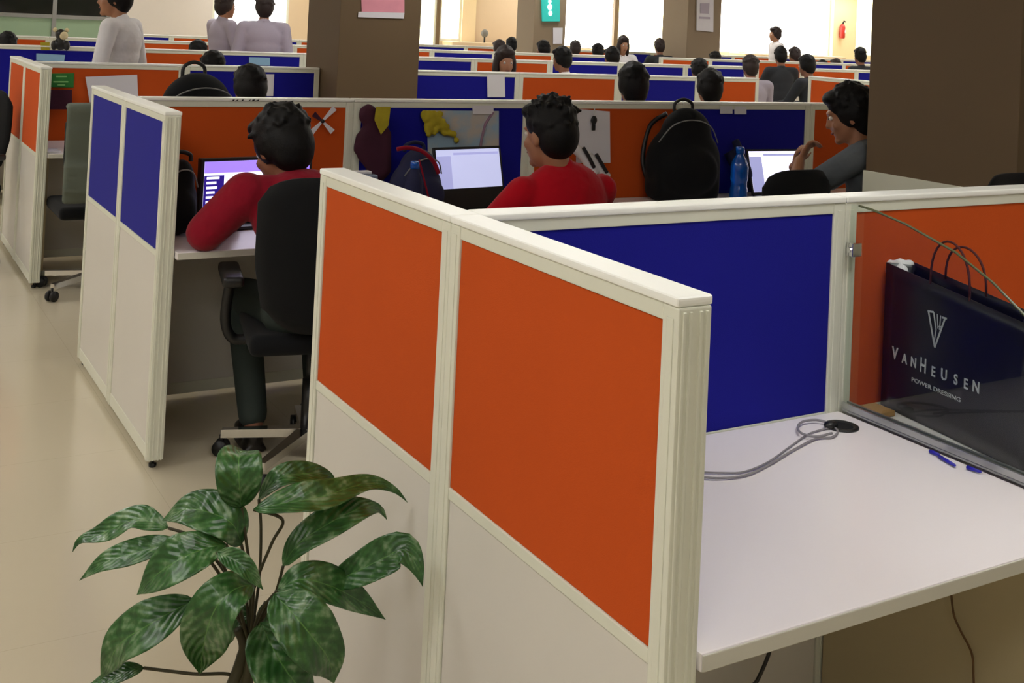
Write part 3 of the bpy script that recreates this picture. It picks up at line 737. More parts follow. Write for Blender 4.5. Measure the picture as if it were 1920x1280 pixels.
office_chair('office chair with grey green jacket over its back, left of the blue end partition', (qq.x, qq.y+.36, 0), .0, draped=True, base_rot=0.0, arms=False)
office_chair('dark office chair cut by the left edge of the picture', (-.40, 6.2, 0), 2.2, base_rot=.2, fab='blackfab', base='black')

# standing man with white shirt, two men by the lit window, far standing man
pm = at(222, 10, d=8.05)
person('standing man in white shirt at the left, seen side-on from behind', (pm.x+.03, pm.y-.0, 0), .95, P=STAND, over=dict(head=(0, .06, 1.60), hy=.35, waist=(0, -.0, 1.12), chest=(.0, -.02, 1.31), neck=(0, -.0, 1.455), el=((-.27, .02, 1.15), (.27, -.03, 1.13))), shirt='whiteshirt', skin='skin3', voxel=.010, hs=1.05, wide=1.0, seed=12, hands=True)
pm = at(417, 24, d=11.8)
person('standing man in pale lilac shirt turned right in front of the lit window', (pm.x, pm.y, 0), -1.35, P=STAND, over=dict(wr=((-.2, .32, 1.17), (.2, .34, 1.18)), el=((-.24, .06, 1.12), (.24, .06, 1.12))), shirt='lilacshirt', skin='skin3', hair='hairbrown', voxel=.014, hands=False, seed=2)
pm = at(496, 24, d=11.2)
person('standing man in pale shirt seen from behind in front of the lit window', (pm.x, pm.y, 0), -.25, P=STAND, shirt='lilacshirt', skin='skin3', hair='hairbrown', voxel=.014, hands=False, seed=3, wide=1.15)
pm = at(1457, 52, d=20)
person('distant standing man in white before the widest lit window', (pm.x, pm.y, 0), 1.2, P=STAND, shirt='whiteshirt', skin='skin2', hair='hairbrown', voxel=.018, hands=False, seed=6)
# seated workers seen over the partitions: head pixel, depth, facing, style
protoA = None
def seated(label, u, v, d, rz, shirt, style='short', hair='hair', skin='skin', back=False):
    """seated worker whose head centre appears at (u, v)"""
    hp_ = at(u, v, d=d); y_ = hp_.y
    gaps = [(.66+per*k+(.66 if back else .36), .652+per*(k+1)-(.36 if back else .60)) for k in range(1, 7)]
    y_ = min((min(max(y_, a), b_) for a, b_ in gaps), key=lambda q: abs(q-y_)); hp_ = at(u, v, y=y_)
    o = person(label, (hp_.x, hp_.y, 0), rz, shirt=shirt, skin=skin, hair=hair, style=style, voxel=.016, hands=False, seed=int(u), hs=.92, over=dict(head=(0, .055, 1.215)))
    off = Euler((0, 0, rz)).to_matrix() @ Vector((0, .055, 0)); o.location = (hp_.x-off.x, hp_.y-off.y, hp_.z-1.215 if False else max(-.06, min(.12, hp_.z-1.215)))
    o.location.z = 0
    s_ = max(.88, min(1.1, hp_.z/1.215)); o.scale = (1, 1, s_)
    return o
seated('seated woman with long dark hair facing the camera, hand near her mouth', 947, 116, 8.9, PI-.2, 'lilacshirt', 'long', 'hairbrown', 'skin2', back=True)
seated('seated worker in white with black hair turned left, beyond the woman', 1053, 112, 11.4, .5, 'whiteshirt', 'short')
seated('seated dark haired worker behind the orange partition of the man in crimson', 467, 166, 5.9, .1, 'trousers')
seated('seated worker whose hair shows at the top left edge', 12, 84, 10.6, .2, 'trousers')
seated('seated worker whose black hair shows between the standing men and the white wall', 370, 99, 10.8, 0, 'darkblue')
seated('seated worker barely showing above the third row rail below the standing men', 398, 128, 8.0, 0, 'darkblue')
seated('seated dark haired worker left of the blue third row partition', 1186, 162, 6.3, -.3, 'trousers', 'back')
seated('seated dark haired worker at the right part of the blue third row partition', 1329, 166, 7.4, -.3, 'darkblue', 'back')
seated('seated worker with black hair under the far right hand column poster', 1310, 132, 11.8, -.2, 'whiteshirt')
seated('seated worker with round dark hair right of the far column', 1406, 126, 12.0, -.3, 'lilacshirt', 'back', 'hairbrown')
seated('distant worker in white by the yellow lit window', 1169, 80, 17.0, 2.9, 'whiteshirt', 'long', 'hairbrown', 'skin2', back=True)
for i, (u, v, d, s_, sh_) in enumerate(((935, 92, 15.8, 'left head of the distant pair beyond the woman', 'darkblue'), (958, 86, 17.5, 'right head of the distant pair beyond the woman', 'whiteshirt'), (1018, 93, 16.0, 'dark head in front of the teal sign column', 'trousers'),
        (1078, 92, 17.5, 'distant head just right of the teal sign column', 'lilacshirt'), (1120, 98, 16.5, 'distant head left of the yellow window worker', 'trousers'), (1146, 108, 13.5, 'dark head below the yellow window worker', 'darkblue'),
        (1236, 88, 18.5, 'distant head touching the far right hand column', 'trousers'), (1340, 112, 17.0, 'small dark head right of the far right hand column', 'trousers'),
        (1463, 106, 15.4, 'dark head below the distant standing man', 'trousers'), (1489, 104, 17.6, 'small head next right of the one below the distant standing man', 'whiteshirt'),
        (1512, 124, 12.9, 'large brown head in the cluster left of the cream pillar', 'trousers'), (1541, 126, 17.6, 'middle head of the cluster left of the cream pillar', 'darkblue'), (1566, 122, 20.5, 'right head of the cluster left of the cream pillar', 'maroon'),
        (1612, 106, 17.0, 'worker with dark hair right of the cream pillar', 'trousers'))):
    seated('seated worker, ' + s_, u, v, d, random.uniform(-.35, .35), sh_, hair='hairbrown' if i % 3 == 0 else 'hair')

# ------------------------------------------------------------------ screens, bags, bottles
def laptop(label, c, rz, wd=.34, ht=.215, tilt=.25, main='screengrey', side='screengrey2', cat='laptop', z=.729, extra=None, low=.014):
    t = thing('laptop', label, cat, (c[0], c[1], z), rz, 'open laptops')
    MB().box((-wd/2, -.12, 0), (wd/2, .11, .016), .005).build('keyboard_base', 'black', t)
    Rm = Euler((-tilt, 0, 0)).to_matrix()
    piv = Vector((0, .115, .014))
    s_ = MB().box((-wd/2, -.005, 0), (wd/2, .005, ht), .004); o = s_.build('screen_lid', 'black', t); o.location = piv; o.rotation_euler = (-tilt, 0, 0)
    MB().box((-wd/2+.012, -.0065, low), (wd/2-.012, -.0052, ht-.012)).build('display', main, o)
    MB().box((-wd/2+.012, -.0075, low), (-wd/2+.085, -.0066, ht-.04)).build('display_sidebar', side, o)
    MB().box((-wd/2+.1, -.0075, ht-.036), (wd/2-.02, -.0066, ht-.026)).build('display_bar', side, o)
    if extra: extra(o, wd, ht)
    return t
p0 = at(895, 360, z=.745)
laptop('open laptop with pale grey screen in front of the red t-shirt man', (1.46, 3.12), .12, wd=.36, ht=.27, tilt=.25, low=.09)
laptop('open laptop with pale screen behind the empty black chair', (3.22, 3.13), -.1, wd=.33, ht=.235, tilt=.3, main='screenwhite')
# monitor of the man in crimson
t = thing('monitor', 'wide dark framed monitor with bright violet and white screen', 'monitor', (.455, 3.17, .729), .12)
MB().box((-.12, -.08, 0), (.12, .08, .014), .005).build('stand_base', 'black', t)
MB().box((-.025, .02, .01), (.025, .045, .14), .006).build('stand_neck', 'black', t)
o = MB().box((-.25, -.015, -.02), (.25, .02, .26), .006).build('bezel', 'black', t); o.location = (0, 0, .03); o.scale = (.92, 1, .9)
MB().box((-.235, -.0165, 0), (.235, -.0155, .248)).build('display', 'screenwhite', o)
MB().box((-.235, -.0180, .20), (.235, -.0168, .248)).build('title_bar', 'screenlav', o)
MB().box((-.235, -.0185, 0), (-.15, -.0168, .19)).build('menu_strip', 'screendark', o)
MB().box((.12, -.019, .18), (.20, -.0168, .235)).build('picture_tile', 'screenlav', o)
b = MB()
for i in range(9): b.box((-.225, -.0195, .015+.02*i), (-.17-random.uniform(0, .02), -.0188, .025+.02*i))
b.build('menu_text', 'screenwhite', o)

def backpack(label, c, rz, wd=.33, ht=.47, dp=.22, z=.729, m='blackfab', strapm='black', cat='backpack', pitch=0, straps=True):
    t = thing('backpack', label, cat, (c[0], c[1], z), rz, 'black backpacks')
    b = MB(); b.sph((0, 0, ht*.40), (wd*.5, dp*.5, ht*.42), 3); b.sph((0.01, 0, ht*.68), (wd*.34, dp*.40, ht*.30), 3); b.box((-wd*.44, -dp*.42, 0), (wd*.44, dp*.42, ht*.5), .05)
    b.sph((0, -dp*.42, ht*.33), (wd*.36, dp*.25, ht*.26), 3)
    blob(b, 'pack_body', m, t, voxel=.012, smooth=6)
    MB().tube(bez([(-.05, .02, ht*.93), (-.045, .02, ht*1.02), (0, .02, ht*1.06), (.045, .02, ht*1.02), (.05, .02, ht*.93)], 6), .008, 8).build('grab_handle', strapm, t, True)
    for e in ((-1, 1) if straps else ()): MB().tube(bez([(e*.07, .06, ht*.9), (e*.13, .12, ht*.75), (e*.17, .10, ht*.4), (e*.15, .04, ht*.12)], 6), .012, 8).build('shoulder_strap', strapm, t, True)
    MB().tube(bez([(-wd*.40, -.05, ht*.62), (-wd*.25, -dp*.36, ht*.80), (0, -dp*.40, ht*.86), (wd*.25, -dp*.36, ht*.80), (wd*.40, -.05, ht*.62)], 6), .003, 6).build('zip', 'greyplastic', t, True)
    return t
q = at(1278, 362, z=.73)
backpack('bulky black backpack standing on the desk beside the blue bottle', (2.63, 3.28), -.2, wd=.40, ht=.465, dp=.22)
q = at(315, 185, d=5.2)
backpack('black backpack with loop handle showing over the partition above the crimson shirt man', (q.x, .652+per+.22, 0), .2, wd=.46, ht=.50, dp=.24, z=.80, straps=False)
backpack('dark bag standing by the monitor of the man in crimson', (.135, 3.08), .1, wd=.14, ht=.28, dp=.16, straps=False)
bp = backpack('navy and red backpack left of the pale grey laptop', (1.15, 3.20), .2, wd=.24, ht=.29, dp=.20, m='darkblue', strapm='darkblue', straps=False)
o = MB().tube(bez([at(744, 280, y=3.10), at(765, 277, y=3.09), at(790, 283, y=3.09), at(812, 302, y=3.09), at(822, 325, y=3.09)]), .009, 10).tube(bez([at(786, 300, y=3.07), at(795, 335, y=3.06), at(804, 372, y=3.06)]), .004, 8).build('red_piping', 'crimson', bp, True)
bpy.context.view_layer.update(); o.matrix_parent_inverse = (Matrix.Translation(bp.location) @ Matrix.Rotation(.2, 4, 'Z')).inverted()
def bottle(label, c, z=.729, r=.036, h=.25, m='bottle', cap='bottle'):
    t = thing('water_bottle', label, 'bottle', (c[0], c[1], z), 0, 'water bottles on the desks')
    MB().lathe([(r*.9, 0), (r, .01), (r, h*.28), (r*.9, h*.32), (r*.9, h*.40), (r, h*.44), (r, h*.66), (r*.8, h*.76), (r*.42, h*.86), (r*.42, h*.90)], n=28).build('bottle_body', m, t, True)
    MB().lathe([(r*.5, h*.89), (r*.5, h*.99), (r*.42, h)], n=20).build('cap', cap, t, True); return t
q = at(1356, 362, z=.73); bottle('bright blue water bottle right of the bulky backpack', (2.835, 3.10), h=.28, r=.043)
q = at(764, 300, y=3.05); bottle('dark blue bottle in front of the navy backpack', (q.x, 2.98), h=.26, r=.036, m='darkblue', cap='bottle')
q = at(352, 430, z=.73); bottle('clear bluish bottle at the corner of the crimson man desk', (q.x+.01, q.y+.1), h=.20, r=.03, m='darkblue', cap='clearblue')
# plastic wrap and blue jacket beside the bottle
q = at(1388, 358, z=.73); b = MB()
for i in range(10): b.sph(q+Vector((random.uniform(-.04, .04), random.uniform(0, .06), random.uniform(.02, .13))), random.uniform(.02, .035), 2)
tag(blob(b, 'plastic_bag', 'clearblue', voxel=.008, smooth=1), 'crumpled clear plastic bag right of the blue bottle', 'plastic bag')
a = at(1378, 262, y=3.36); b = MB()
b.tube(bez([a, at(1390, 290, y=3.33), at(1402, 320, y=3.28), at(1405, 352, z=.76)]), .022, 10); b.tube(bez([at(1365, 285, y=3.37), at(1378, 310, y=3.35), at(1392, 345, z=.77)]), .026, 10)
tag(blob(b, 'navy_scarf', 'darkblue', voxel=.009, smooth=3), 'navy cloth hanging down the blue partition beside the bottle', 'cloth')
q = at(672, 326, y=3.12)
t = thing('tissue_box', 'pale blue tissue packet at the desk corner under the maroon cloth', 'packet', (q.x, q.y, .729))
MB().box((-.07, -.04, 0), (.07, .04, max(.05, q.z-.729)), .008).build('carton', 'clearblue', t, True); MB().box((-.05, -.02, max(.05, q.z-.729)), (.05, .02, max(.05, q.z-.729)+.012), .004).build('tissue', 'paper', t)
# pinned map, cloths, pinwheel, papers
yf = .652+per-.001
def sheet(name, label, cat, pts, m, y=yf, th=.002, group=None):
    P = [at(u, v, y=y) for u, v in pts]
    return tag(MB().prism(P, (0, -th, 0)).build(name, m), label, cat, group)
t = thing('pinned_map', 'pale map poster pinned on the blue partition', 'map', tuple(at(868, 285, y=yf)))
O = Vector(t.location)
P = [at(u, v, y=yf)-O for u, v in ((800, 207), (935, 208), (935, 284), (835, 345), (806, 345), (802, 285))]
MB().prism(P, (0, -.002, 0)).build('map_sheet', 'map', t)
MB().tube([at(u, v, y=yf-.004)-O for u, v in ((925, 210), (910, 232), (903, 260), (900, 283))], .006, 6).build('map_route', mat('mauve_line', (140, 110, 130), .6), t)
b = MB()
for i in range(14):
    s_ = i/13; b.sph(at(796+60*s_, 215+45*s_**1.5+4*math.sin(i*2), y=yf-.02), (.022-.008*s_, .012, .022-.008*s_), 2)
rg = random.Random(5)
for i in range(40): b.sph(at(806+rg.uniform(-13, 30)*(.5+.5*rg.random()), 226+rg.uniform(-14, 26), y=yf-.02), rg.uniform(.008, .014), 2)
tag(blob(b, 'yellow_garland', 'yellow', voxel=.006, smooth=1), 'yellow artificial flower garland over the map corner', 'garland')
sheet('name_tag', 'white name tag hanging from the rail above the map', 'name tag', ((885, 198), (925, 198), (925, 214), (887, 214)), 'paper', y=yf-.006)
sheet('name_tag', 'left white name tag on the blue partition above the bottle', 'name tag', ((1350, 199), (1373, 199), (1373, 213), (1350, 213)), 'paper', y=yf-.004)
sheet('name_tag', 'right white name tag on the blue partition above the bottle', 'name tag', ((1377, 199), (1399, 200), (1399, 214), (1377, 214)), 'paper', y=yf-.004)
b = MB()
for i in range(8):
    b.sph(at(708, 225+14*i, y=yf-.03), (.05, .02, .05), 2)
    s_ = i/7; b.sph(at(690+10*math.sin(i), 215+85*s_, y=yf-.025), (.045, .022, .05), 2); b.sph(at(722, 255+60*s_, y=yf-.03), (.03, .025, .04), 2)
t = tag(blob(b, 'hanging_jacket', 'maroon', voxel=.01, smooth=3), 'dark maroon cloth hung in the corner left of the map', 'jacket')
MB().prism([at(705, 200, y=yf-.07), at(732, 200, y=yf-.07), at(728, 235, y=yf-.07), at(714, 252, y=yf-.07), at(702, 225, y=yf-.07)], (0, -.003, 0)).build('yellow_print', 'yellow', t)
sheet('pinned_paper', 'white paper sheet pinned behind the spiky haired man', 'paper', ((1080, 204), (1143, 209), (1144, 305), (1080, 305)), 'paper')
t = thing('key_holder', 'small black hanging key holder on the white paper', 'key holder', tuple(at(1112, 225, y=yf-.01)))
MB().sph((0, -.008, 0), (.018, .008, .022), 2).build('fob', 'black', t, True); MB().box((-.01, -.01, -.05), (.01, -.004, -.015), .003).build('tassel', 'black', t)
MB().tube([(0, -.008, .02), (.0, -.008, .06)], .003, 6).build('loop', 'tape', t)
b = MB()
for off in (0, 22):
    b.tube(bez([at(1075+off, 276+off*.6, y=yf-.05), at(1092+off, 290+off*.6, y=yf-.05), at(1108+off, 312+off*.5, y=yf-.05), at(1116+off, 325+off*.4, y=yf-.05)]), [.026]*37, 10)
tt = thing('sports_shoes', 'white and black running shoes lying behind the red t-shirt man', 'shoes', tuple(at(1110, 330, y=yf-.05)))
o = blob(b, 'shoe_upper', 'whiteshirt', tt, voxel=.008, smooth=3); o.location = -Vector(tt.location)
b = MB()
for off in (4, 28): b.tube(bez([at(1090+off, 275+off*.5, y=yf-.085), at(1100+off, 292+off*.5, y=yf-.085), at(1110+off, 312+off*.4, y=yf-.08)]), .009, 8)
o = b.build('black_stripe', 'black', tt, True); o.location = -Vector(tt.location)
# paper windmill
t = thing('paper_windmill', 'small pink and white paper windmill on the orange partition', 'windmill', tuple(at(604, 227, y=yf-.02)))
for k, (dx_, dz_) in enumerate(((.052, .055), (.048, -.045), (-.048, -.05), (-.04, .03))):
    d = Vector((dx_, 0, dz_)); n_ = Vector((-d.z, 0, d.x)).normalized()*.012
    MB().prism([n_*.3, d+n_, d-n_*1.0, -n_*.3], (0, -.004, 0)).build('blade', 'paper' if k < 3 else 'maroon', t)
MB().sph((0, -.006, 0), .009, 2).build('hub', 'black', t, True)
# writing on the rail
t = thing('rail_sticker', 'faint handwritten marks on the rail above the crimson shirt man', 'marker writing', tuple(at(475, 189, y=.652+per-.0035)))
b = MB()
for i, (u0, u1) in enumerate(((436, 440), (441, 447), (453, 457), (466, 470), (473, 478), (479, 486))):
    P = [at(u0, 187+i % 2*2, y=yf-.002)-Vector(t.location), at(u1, 186, y=yf-.002)-Vector(t.location), at(u1-1, 189, y=yf-.002)-Vector(t.location), at(u0, 190, y=yf-.002)-Vector(t.location)]
    b.prism(P, (0, -.0012, 0))
b.build('ink_marks', 'black', t)
# third row things
y3 = .652+2*per-.001
t = thing('green_sign', 'green sign sheet on the orange partition at the left', 'sign', tuple(at(113, 152, y=y3)))
O = Vector(t.location)
MB().prism([at(u, v, y=y3)-O for u, v in ((86, 138), (139, 137), (138, 164), (88, 163))], (0, -.003, 0)).build('sheet', 'green_poster', t)
b = MB()
for v, u0, u1 in ((142, 105, 125), (152, 100, 128), (158, 108, 122)): b.prism([at(u0, v, y=y3-.004)-O, at(u1, v, y=y3-.004)-O, at(u1, v+2.5, y=y3-.004)-O, at(u0, v+2.5, y=y3-.004)-O], (0, -.001, 0))
b.build('print_lines', 'greenlight', t)
sheet('pinned_paper', 'large white sheet on the orange partition left of the backpack', 'paper', ((160, 144), (257, 140), (259, 180), (245, 195), (168, 192)), 'paper', y=y3-.002)
sheet('pinned_paper', 'white sheet between the blue partitions left of the brown column', 'paper', ((497, 139), (514, 139), (512, 180), (500, 180)), 'paper', y=y3-.002)
sheet('pinned_paper', 'white strip of paper on the blue partition right of the brown column', 'paper', ((913, 139), (946, 139), (947, 182), (914, 182)), 'paper', y=y3-.002)
q = at(98, 262, z=.73)
t = thing('cardboard_box', 'beige box standing on the desk left of the blue end partition', 'box', (q.x, q.y+.12, .729))
MB().box((-.07, -.06, 0), (.07, .06, .17), .004).build('carton', 'brownbox', t); MB().box((-.072, -.062, .15), (.072, .062, .172), .003).build('lid', 'tan', t)
sheet('maroon_folder', 'maroon folder leaning below the green sign', 'folder', ((80, 168), (135, 168), (135, 205), (80, 205)), 'maroon', y=y3-.03)
q = at(95, 285, z=.73)
tag(MB().box(q+Vector((-.07, -.03, 0)), q+Vector((.05, .12, .006)), .001).build('paper_pile', 'paper'), 'loose white papers on the desk beside the beige box', 'papers')
# top-of-partition things, far left
y4 = .652+3*per
t = thing('plush_toy', 'black and cream plush toy sitting on the partition at upper left', 'plush toy', tuple(at(112, 96, y=y4+.02)))
b = MB(); b.sph((0, 0, .06), (.05, .045, .06), 2); b.sph((0, 0, .14), .045, 2)
for e in (-1, 1): b.sph((e*.05, -.02, .05), (.025, .03, .045), 2)
blob(b, 'plush_body', 'black', t, voxel=.008, smooth=2)
MB().sph((.02, -.035, .13), (.035, .02, .035), 2).build('cream_face', 'tan_face', t, True)
for e in (-1, 1): MB().sph((e*.045, 0, .175), (.018, .012, .02), 2).build('ear', 'tan_face', t, True)
sheet('yellow_card', 'yellow card beside the plush toy', 'card', ((76, 79), (93, 79), (93, 94), (77, 94)), 'yellow', y=y4+.0)
sheet('blue_notice', 'pale blue notice on the fourth row partition below the plush toy', 'notice', ((68, 100), (122, 103), (120, 116), (68, 113)), 'bluepaper', y=y4-.004)
sheet('blue_notice', 'pale blue notice below the standing man seen from behind', 'notice', ((467, 107), (506, 108), (506, 123), (467, 122)), 'bluepaper', y=y4-.004)
# posters and signs on the columns
t = thing('pink_poster', 'pink poster with a white lower border on the left brown column', 'poster', tuple(at(716, 20, y=5.898)))
O = Vector(t.location); MB().prism([at(u, v, y=5.898)-O for u, v in ((676, -40), (758, -40), (758, 24), (678, 22))], (0, -.003, 0)).build('sheet', 'pink', t)
MB().prism([at(u, v, y=5.896)-O for u, v in ((672, 22), (758, 24), (757, 35), (671, 32))], (0, -.003, 0)).build('white_border', 'paper', t)
t = thing('teal_sign', 'glowing teal sign with white figure on the distant column', 'sign', tuple(at(1031, 20, y=14.64)))
O = Vector(t.location); MB().prism([at(u, v, y=14.64)-O for u, v in ((1014, -8), (1048, -8), (1048, 40), (1016, 40))], (0, -.03, 0)).build('panel', 'teal', t)
for (u, v, r_) in ((1031, 3, 4), (1031, 13, 6), (1032, 25, 5)):
    c_ = at(u, v, y=14.6)-O; MB().sph(c_, (r_*.0075, .012, r_*.0085), 2).build('lit_mark', 'whitelit', t, True)
sheet('white_notice', 'white notice on the distant teal sign column near the heads', 'notice', ((1037, 52), (1055, 52), (1054, 82), (1037, 82)), 'paper', y=14.64)
t = thing('white_poster', 'white framed poster with grey print on the far right hand column', 'poster', tuple(at(1320, 20, y=13.39)))
O = Vector(t.location); MB().prism([at(u, v, y=13.39)-O for u, v in ((1306, -20), (1337, -20), (1336, 60), (1305, 57))], (0, -.02, 0)).build('sheet', 'paper', t)
MB().prism([at(u, v, y=13.365)-O for u, v in ((1313, 6), (1330, 6), (1329, 26), (1313, 25))], (0, -.004, 0)).build('grey_print', 'lilacshirt', t)
MB().prism([at(u, v, y=13.365)-O for u, v in ((1311, 31), (1331, 32), (1331, 36), (1311, 35))], (0, -.004, 0)).build('grey_print', 'lilacshirt', t)
# extinguisher-like red fitting on the cream pillar
q = at(1579, 72, y=20.8)
t = thing('fire_extinguisher', 'small reddish fitting mounted on the cream pillar', 'wall fitting', tuple(q))
MB().lathe([(.06, 0), (.075, .03), (.075, .30), (.05, .36), (.02, .38)], n=20).build('cylinder', 'redpaint', t, True)
MB().tube([(0, 0, .38), (.05, 0, .46), (.10, 0, .44)], .02, 8).build('valve', 'black', t, True); MB().sph((.03, -.05, .18), (.04, .03, .07), 2).build('white_label', 'paper', t, True)
q = at(908, 80, y=20.7)
t = thing('desk_fan', 'small dark desk fan silhouette against the tan wall', 'fan', (q.x, q.y, q.z))
MB().tube([(0, 0, 0), (0, 0, .12)], .02, 8).build('stem', 'black', t); MB().sph((0, 0, .2), (.09, .05, .09), 2).build('fan_head', 'greyplastic', t, True)
tag(MB().box((q.x-.9, q.y-.25, 0), (q.x+2.2, q.y+.25, q.z), .01).build('low_cabinet', 'tan'), 'low tan cabinet along the tan wall', 'cabinet')
tag(MB().box((18.0, 20.2, 0), (21.4, 20.8, 1.13), .01).build('low_cabinet', 'tan'), 'low pinkish cabinet under the widest lit window', 'cabinet')

# ------------------------------------------------------------------ potted plant
def plant():
    t = thing('potted_plant', 'potted plant with large variegated green leaves in front of the orange partition', 'plant', (-.33, .76, 0))
    O = Vector((-.33, .76, 0))
    MB().lathe([(.10, 0), (.11, .01), (.15, .24), (.162, .245), (.162, .28), (.15, .28), (.145, .25)], n=40).build('pot', 'pot', t, True)
    MB().lathe([(.146, .235), (.146, .25), (.0, .258)][:2]+[(.02, .256)], n=30).build('soil', 'soil', t, True)
    Z = lambda X, Y, d: at(100+.3854*X, 820+.3854*Y, d=d)-O
    def leaf(pts, hw, up=.35, fold=.25, twist=0, wav=.0, peti=None, shape=.42):
        """pts: (X, Y, depth) along the midrib; hw: half width in crop pixels"""
        cs = [Z(*p) for p in pts]; N = 26
        dense = bez(cs, 10); L = [0]
        for i in range(1, len(dense)): L.append(L[-1]+(dense[i]-dense[i-1]).length)
        tot = L[-1]
        def P(s_):
            x = s_*tot
            for i in range(1, len(L)):
                if L[i] >= x-1e-9: k = (x-L[i-1])/max(1e-9, L[i]-L[i-1]); return dense[i-1].lerp(dense[i], k)
            return dense[-1]
        dm = sum(p[2] for p in pts)/len(pts); half = hw*.3854*dm/F
        bm = bmesh.new(); uvl = bm.loops.layers.uv.new('UVMap'); rows = []; K = 8
        ph = random.uniform(0, 6)
        for i in range(N+1):
            s_ = i/N; p = P(s_); tg = (P(min(1, s_+.03))-P(max(0, s_-.03))).normalized()
            view = (CAM-O-p).normalized(); nn = (view*(1-up)+Vector((0, 0, 1))*up).normalized()
            if twist: nn = (nn + tg.cross(nn)*twist*(s_-.3)).normalized()
            side = tg.cross(nn).normalized(); nn = side.cross(tg).normalized()
            # outline: rounded base, widest near shape, pointed tip
            if s_ < shape: wd = math.sin(PI/2*(s_/shape))**.62
            else: q_ = (s_-shape)/(1-shape); wd = (math.cos(PI/2*q_))**1.08*(1-.05*q_)
            wd = max(.004, wd); row = []
            for k in range(-K, K+1):
                v = k/K; off = side*(v*half*wd)
                lift = nn*(abs(v)**1.25*half*wd*fold) + nn*(math.sin(s_*13+ph+(2 if v > 0 else 0))*wav*half*abs(v)**2*wd) + nn*(.0016*math.sin(abs(v)*2+ s_*46)*(abs(v)*(1-abs(v))*3))
                row.append((bm.verts.new(p+off+lift), s_, v*.5+.5))
            rows.append(row)
        for i in range(N):
            for k in range(2*K):
                q4 = (rows[i][k], rows[i+1][k], rows[i+1][k+1], rows[i][k+1]); f = bm.faces.new([a[0] for a in q4]); f.smooth = True
                for lp, a in zip(f.loops, q4): lp[uvl].uv = (a[1], a[2])
        me = bpy.data.meshes.new('leaf'); bm.to_mesh(me); bm.free(); me.materials.append(M['leaf'])
        o = bpy.data.objects.new('leaf', me); C.objects.link(o); o.parent = t
        md = o.modifiers.new('s', 'SOLIDIFY'); md.thickness = .0012; md.offset = 0
        if peti:
            pp = [Z(*q_) for q_ in peti]+[cs[0]]
            MB().tube(bez(pp, 8), .0028, 8).build('petiole', 'stem', o, True)
        return o
    cr = (955, 1010, 2.0)
    leaf([(915, 340, 2.02), (905, 230, 2.0), (902, 120, 2.01), (912, 70, 2.05), (925, 66, 2.10)], 110, up=.25, fold=.22, wav=.05, peti=[cr, (960, 700, 2.02), (935, 480, 2.02)])
    leaf([(1000, 300, 2.08), (1100, 200, 2.08), (1240, 175, 2.12), (1340, 185, 2.16), (1375, 225, 2.17)], 62, up=.5, fold=.35, twist=.6, peti=[cr, (1000, 700, 2.05), (1010, 450, 2.07)])
    leaf([(975, 350, 1.98), (1100, 325, 1.98), (1300, 290, 2.02), (1520, 225, 2.1), (1650, 250, 2.13), (1722, 315, 2.13)], 86, up=.55, fold=.25, wav=.1, twist=.2, peti=[cr, (970, 760, 2.0), (1060, 520, 2.0), (1115, 400, 2.0)], shape=.3)
    leaf([(1118, 625, 2.0), (1190, 520, 2.0), (1320, 430, 2.02), (1480, 350, 2.06), (1580, 345, 2.1), (1622, 400, 2.11)], 84, up=.45, fold=.2, peti=[cr, (1010, 900, 2.0), (1080, 760, 2.0)], shape=.45)
    leaf([(1330, 720, 2.03), (1480, 650, 2.02), (1620, 580, 2.02), (1705, 545, 2.02), (1765, 620, 2.01), (1797, 725, 2.0)], 92, up=.3, fold=.25, wav=.1, peti=[cr, (1080, 860, 2.02), (1220, 760, 2.04)], shape=.5)
    leaf([(1090, 745, 1.97), (1200, 690, 1.97), (1340, 720, 1.99), (1480, 790, 2.02), (1615, 885, 2.04)], 100, up=.45, fold=.2, peti=[cr, (1010, 880, 2.0), (1050, 800, 1.98)])
    leaf([(1075, 760, 1.95), (1160, 850, 1.91), (1260, 970, 1.90), (1340, 1080, 1.92), (1365, 1195, 1.95)], 138, up=.3, fold=.16, wav=.05, peti=[cr, (1000, 860, 1.97)])
    leaf([(1010, 900, 1.97), (1060, 1010, 1.93), (1130, 1130, 1.92), (1210, 1230, 1.93), (1300, 1300, 1.96)], 150, up=.35, fold=.16, peti=[cr])
    leaf([(975, 715, 1.95), (880, 740, 1.91), (790, 830, 1.89), (740, 970, 1.90), (712, 1150, 1.94)], 128, up=.3, fold=.22, peti=[cr, (970, 850, 1.98)], shape=.5)
    leaf([(690, 790, 1.98), (590, 840, 1.96), (450, 920, 1.94), (320, 1010, 1.95), (230, 1175, 1.97)], 120, up=.4, fold=.18, peti=[cr, (900, 880, 2.0), (780, 800, 2.0)], shape=.45)
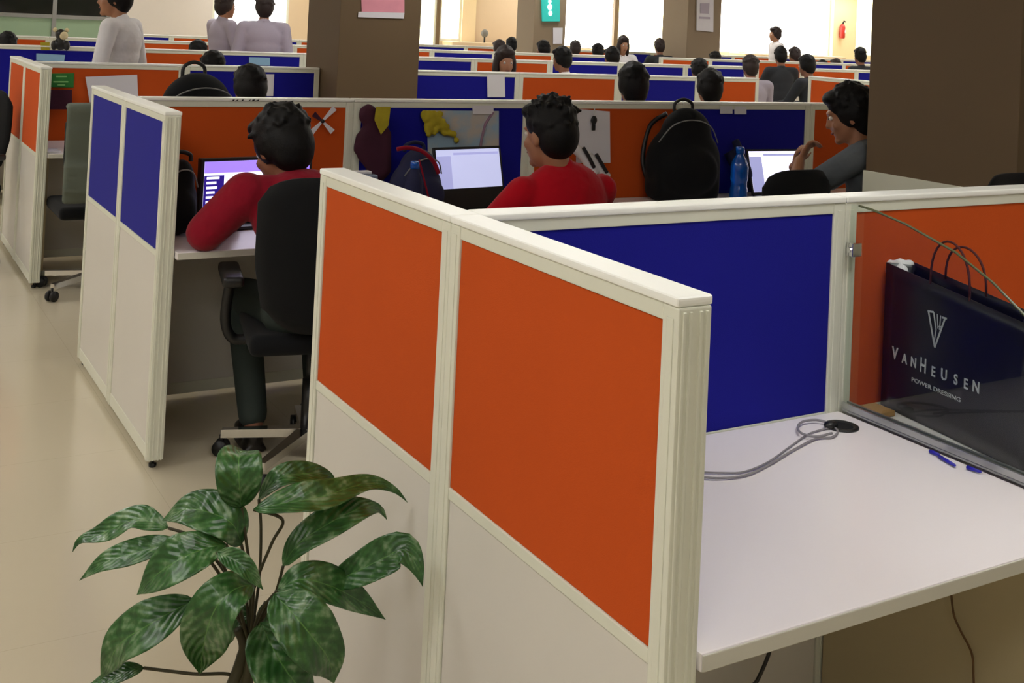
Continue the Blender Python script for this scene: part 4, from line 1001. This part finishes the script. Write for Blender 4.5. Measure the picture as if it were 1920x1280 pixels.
    leaf([(840, 520, 1.98), (740, 540, 1.95), (620, 590, 1.92), (500, 670, 1.92), (408, 765, 1.93)], 118, up=.45, fold=.2, peti=[cr, (900, 800, 1.99), (880, 620, 1.99)], shape=.5)
    leaf([(915, 520, 2.02), (870, 420, 2.0), (760, 365, 2.0), (640, 350, 2.01), (530, 405, 2.03)], 112, up=.45, fold=.18, peti=[cr, (940, 760, 2.0), (930, 600, 2.02)], shape=.45)
    leaf([(560, 440, 2.06), (470, 410, 2.06), (390, 400, 2.07), (230, 470, 2.08), (130, 500, 2.08), (95, 555, 2.08)], 74, up=.5, fold=.25, wav=.1, peti=[cr, (860, 700, 2.03), (700, 500, 2.05)], shape=.4)
    leaf([(640, 520, 2.04), (520, 530, 2.03), (400, 560, 2.03), (240, 610, 2.03), (128, 695, 2.04)], 72, up=.5, fold=.2, peti=[cr, (860, 760, 2.02), (760, 600, 2.03)], shape=.45)
    leaf([(440, 1120, 1.98), (370, 1135, 1.97), (280, 1165, 1.97), (170, 1205, 1.98)], 50, up=.5, fold=.2, peti=[(930, 1190, 2.0), (850, 1150, 1.99), (700, 1150, 1.98), (560, 1135, 1.98)])
    leaf([(800, 560, 1.93), (870, 590, 1.92), (940, 640, 1.91), (1020, 740, 1.92)], 50, up=.2, fold=.5, peti=[cr, (880, 760, 1.96)], shape=.35)
    leaf([(980, 860, 2.02), (900, 880, 2.02), (840, 930, 2.02), (795, 1050, 2.03)], 70, up=.3, fold=.3, peti=[cr], shape=.4)
    leaf([(1030, 800, 2.08), (1040, 900, 2.06), (1020, 1000, 2.05), (1000, 1080, 2.04)], 60, up=.3, fold=.3, peti=[cr], shape=.4)
    # stems down into the soil
    for (X, Y, d, bx) in ((900, 930, 2.0, -.03), (960, 900, 2.01, .0), (985, 950, 1.99, .02)):
        top = Z(X, Y, d); MB().tube(bez([Vector((bx, .0, .25)), Vector((bx*.8+.005, 0, .33)), (Z(945, 1190, 2.0)+top)/2, top], 8), [.011]*17+[.009]*8, 10).build('stem', 'stem', t, True)
    return t
plant()
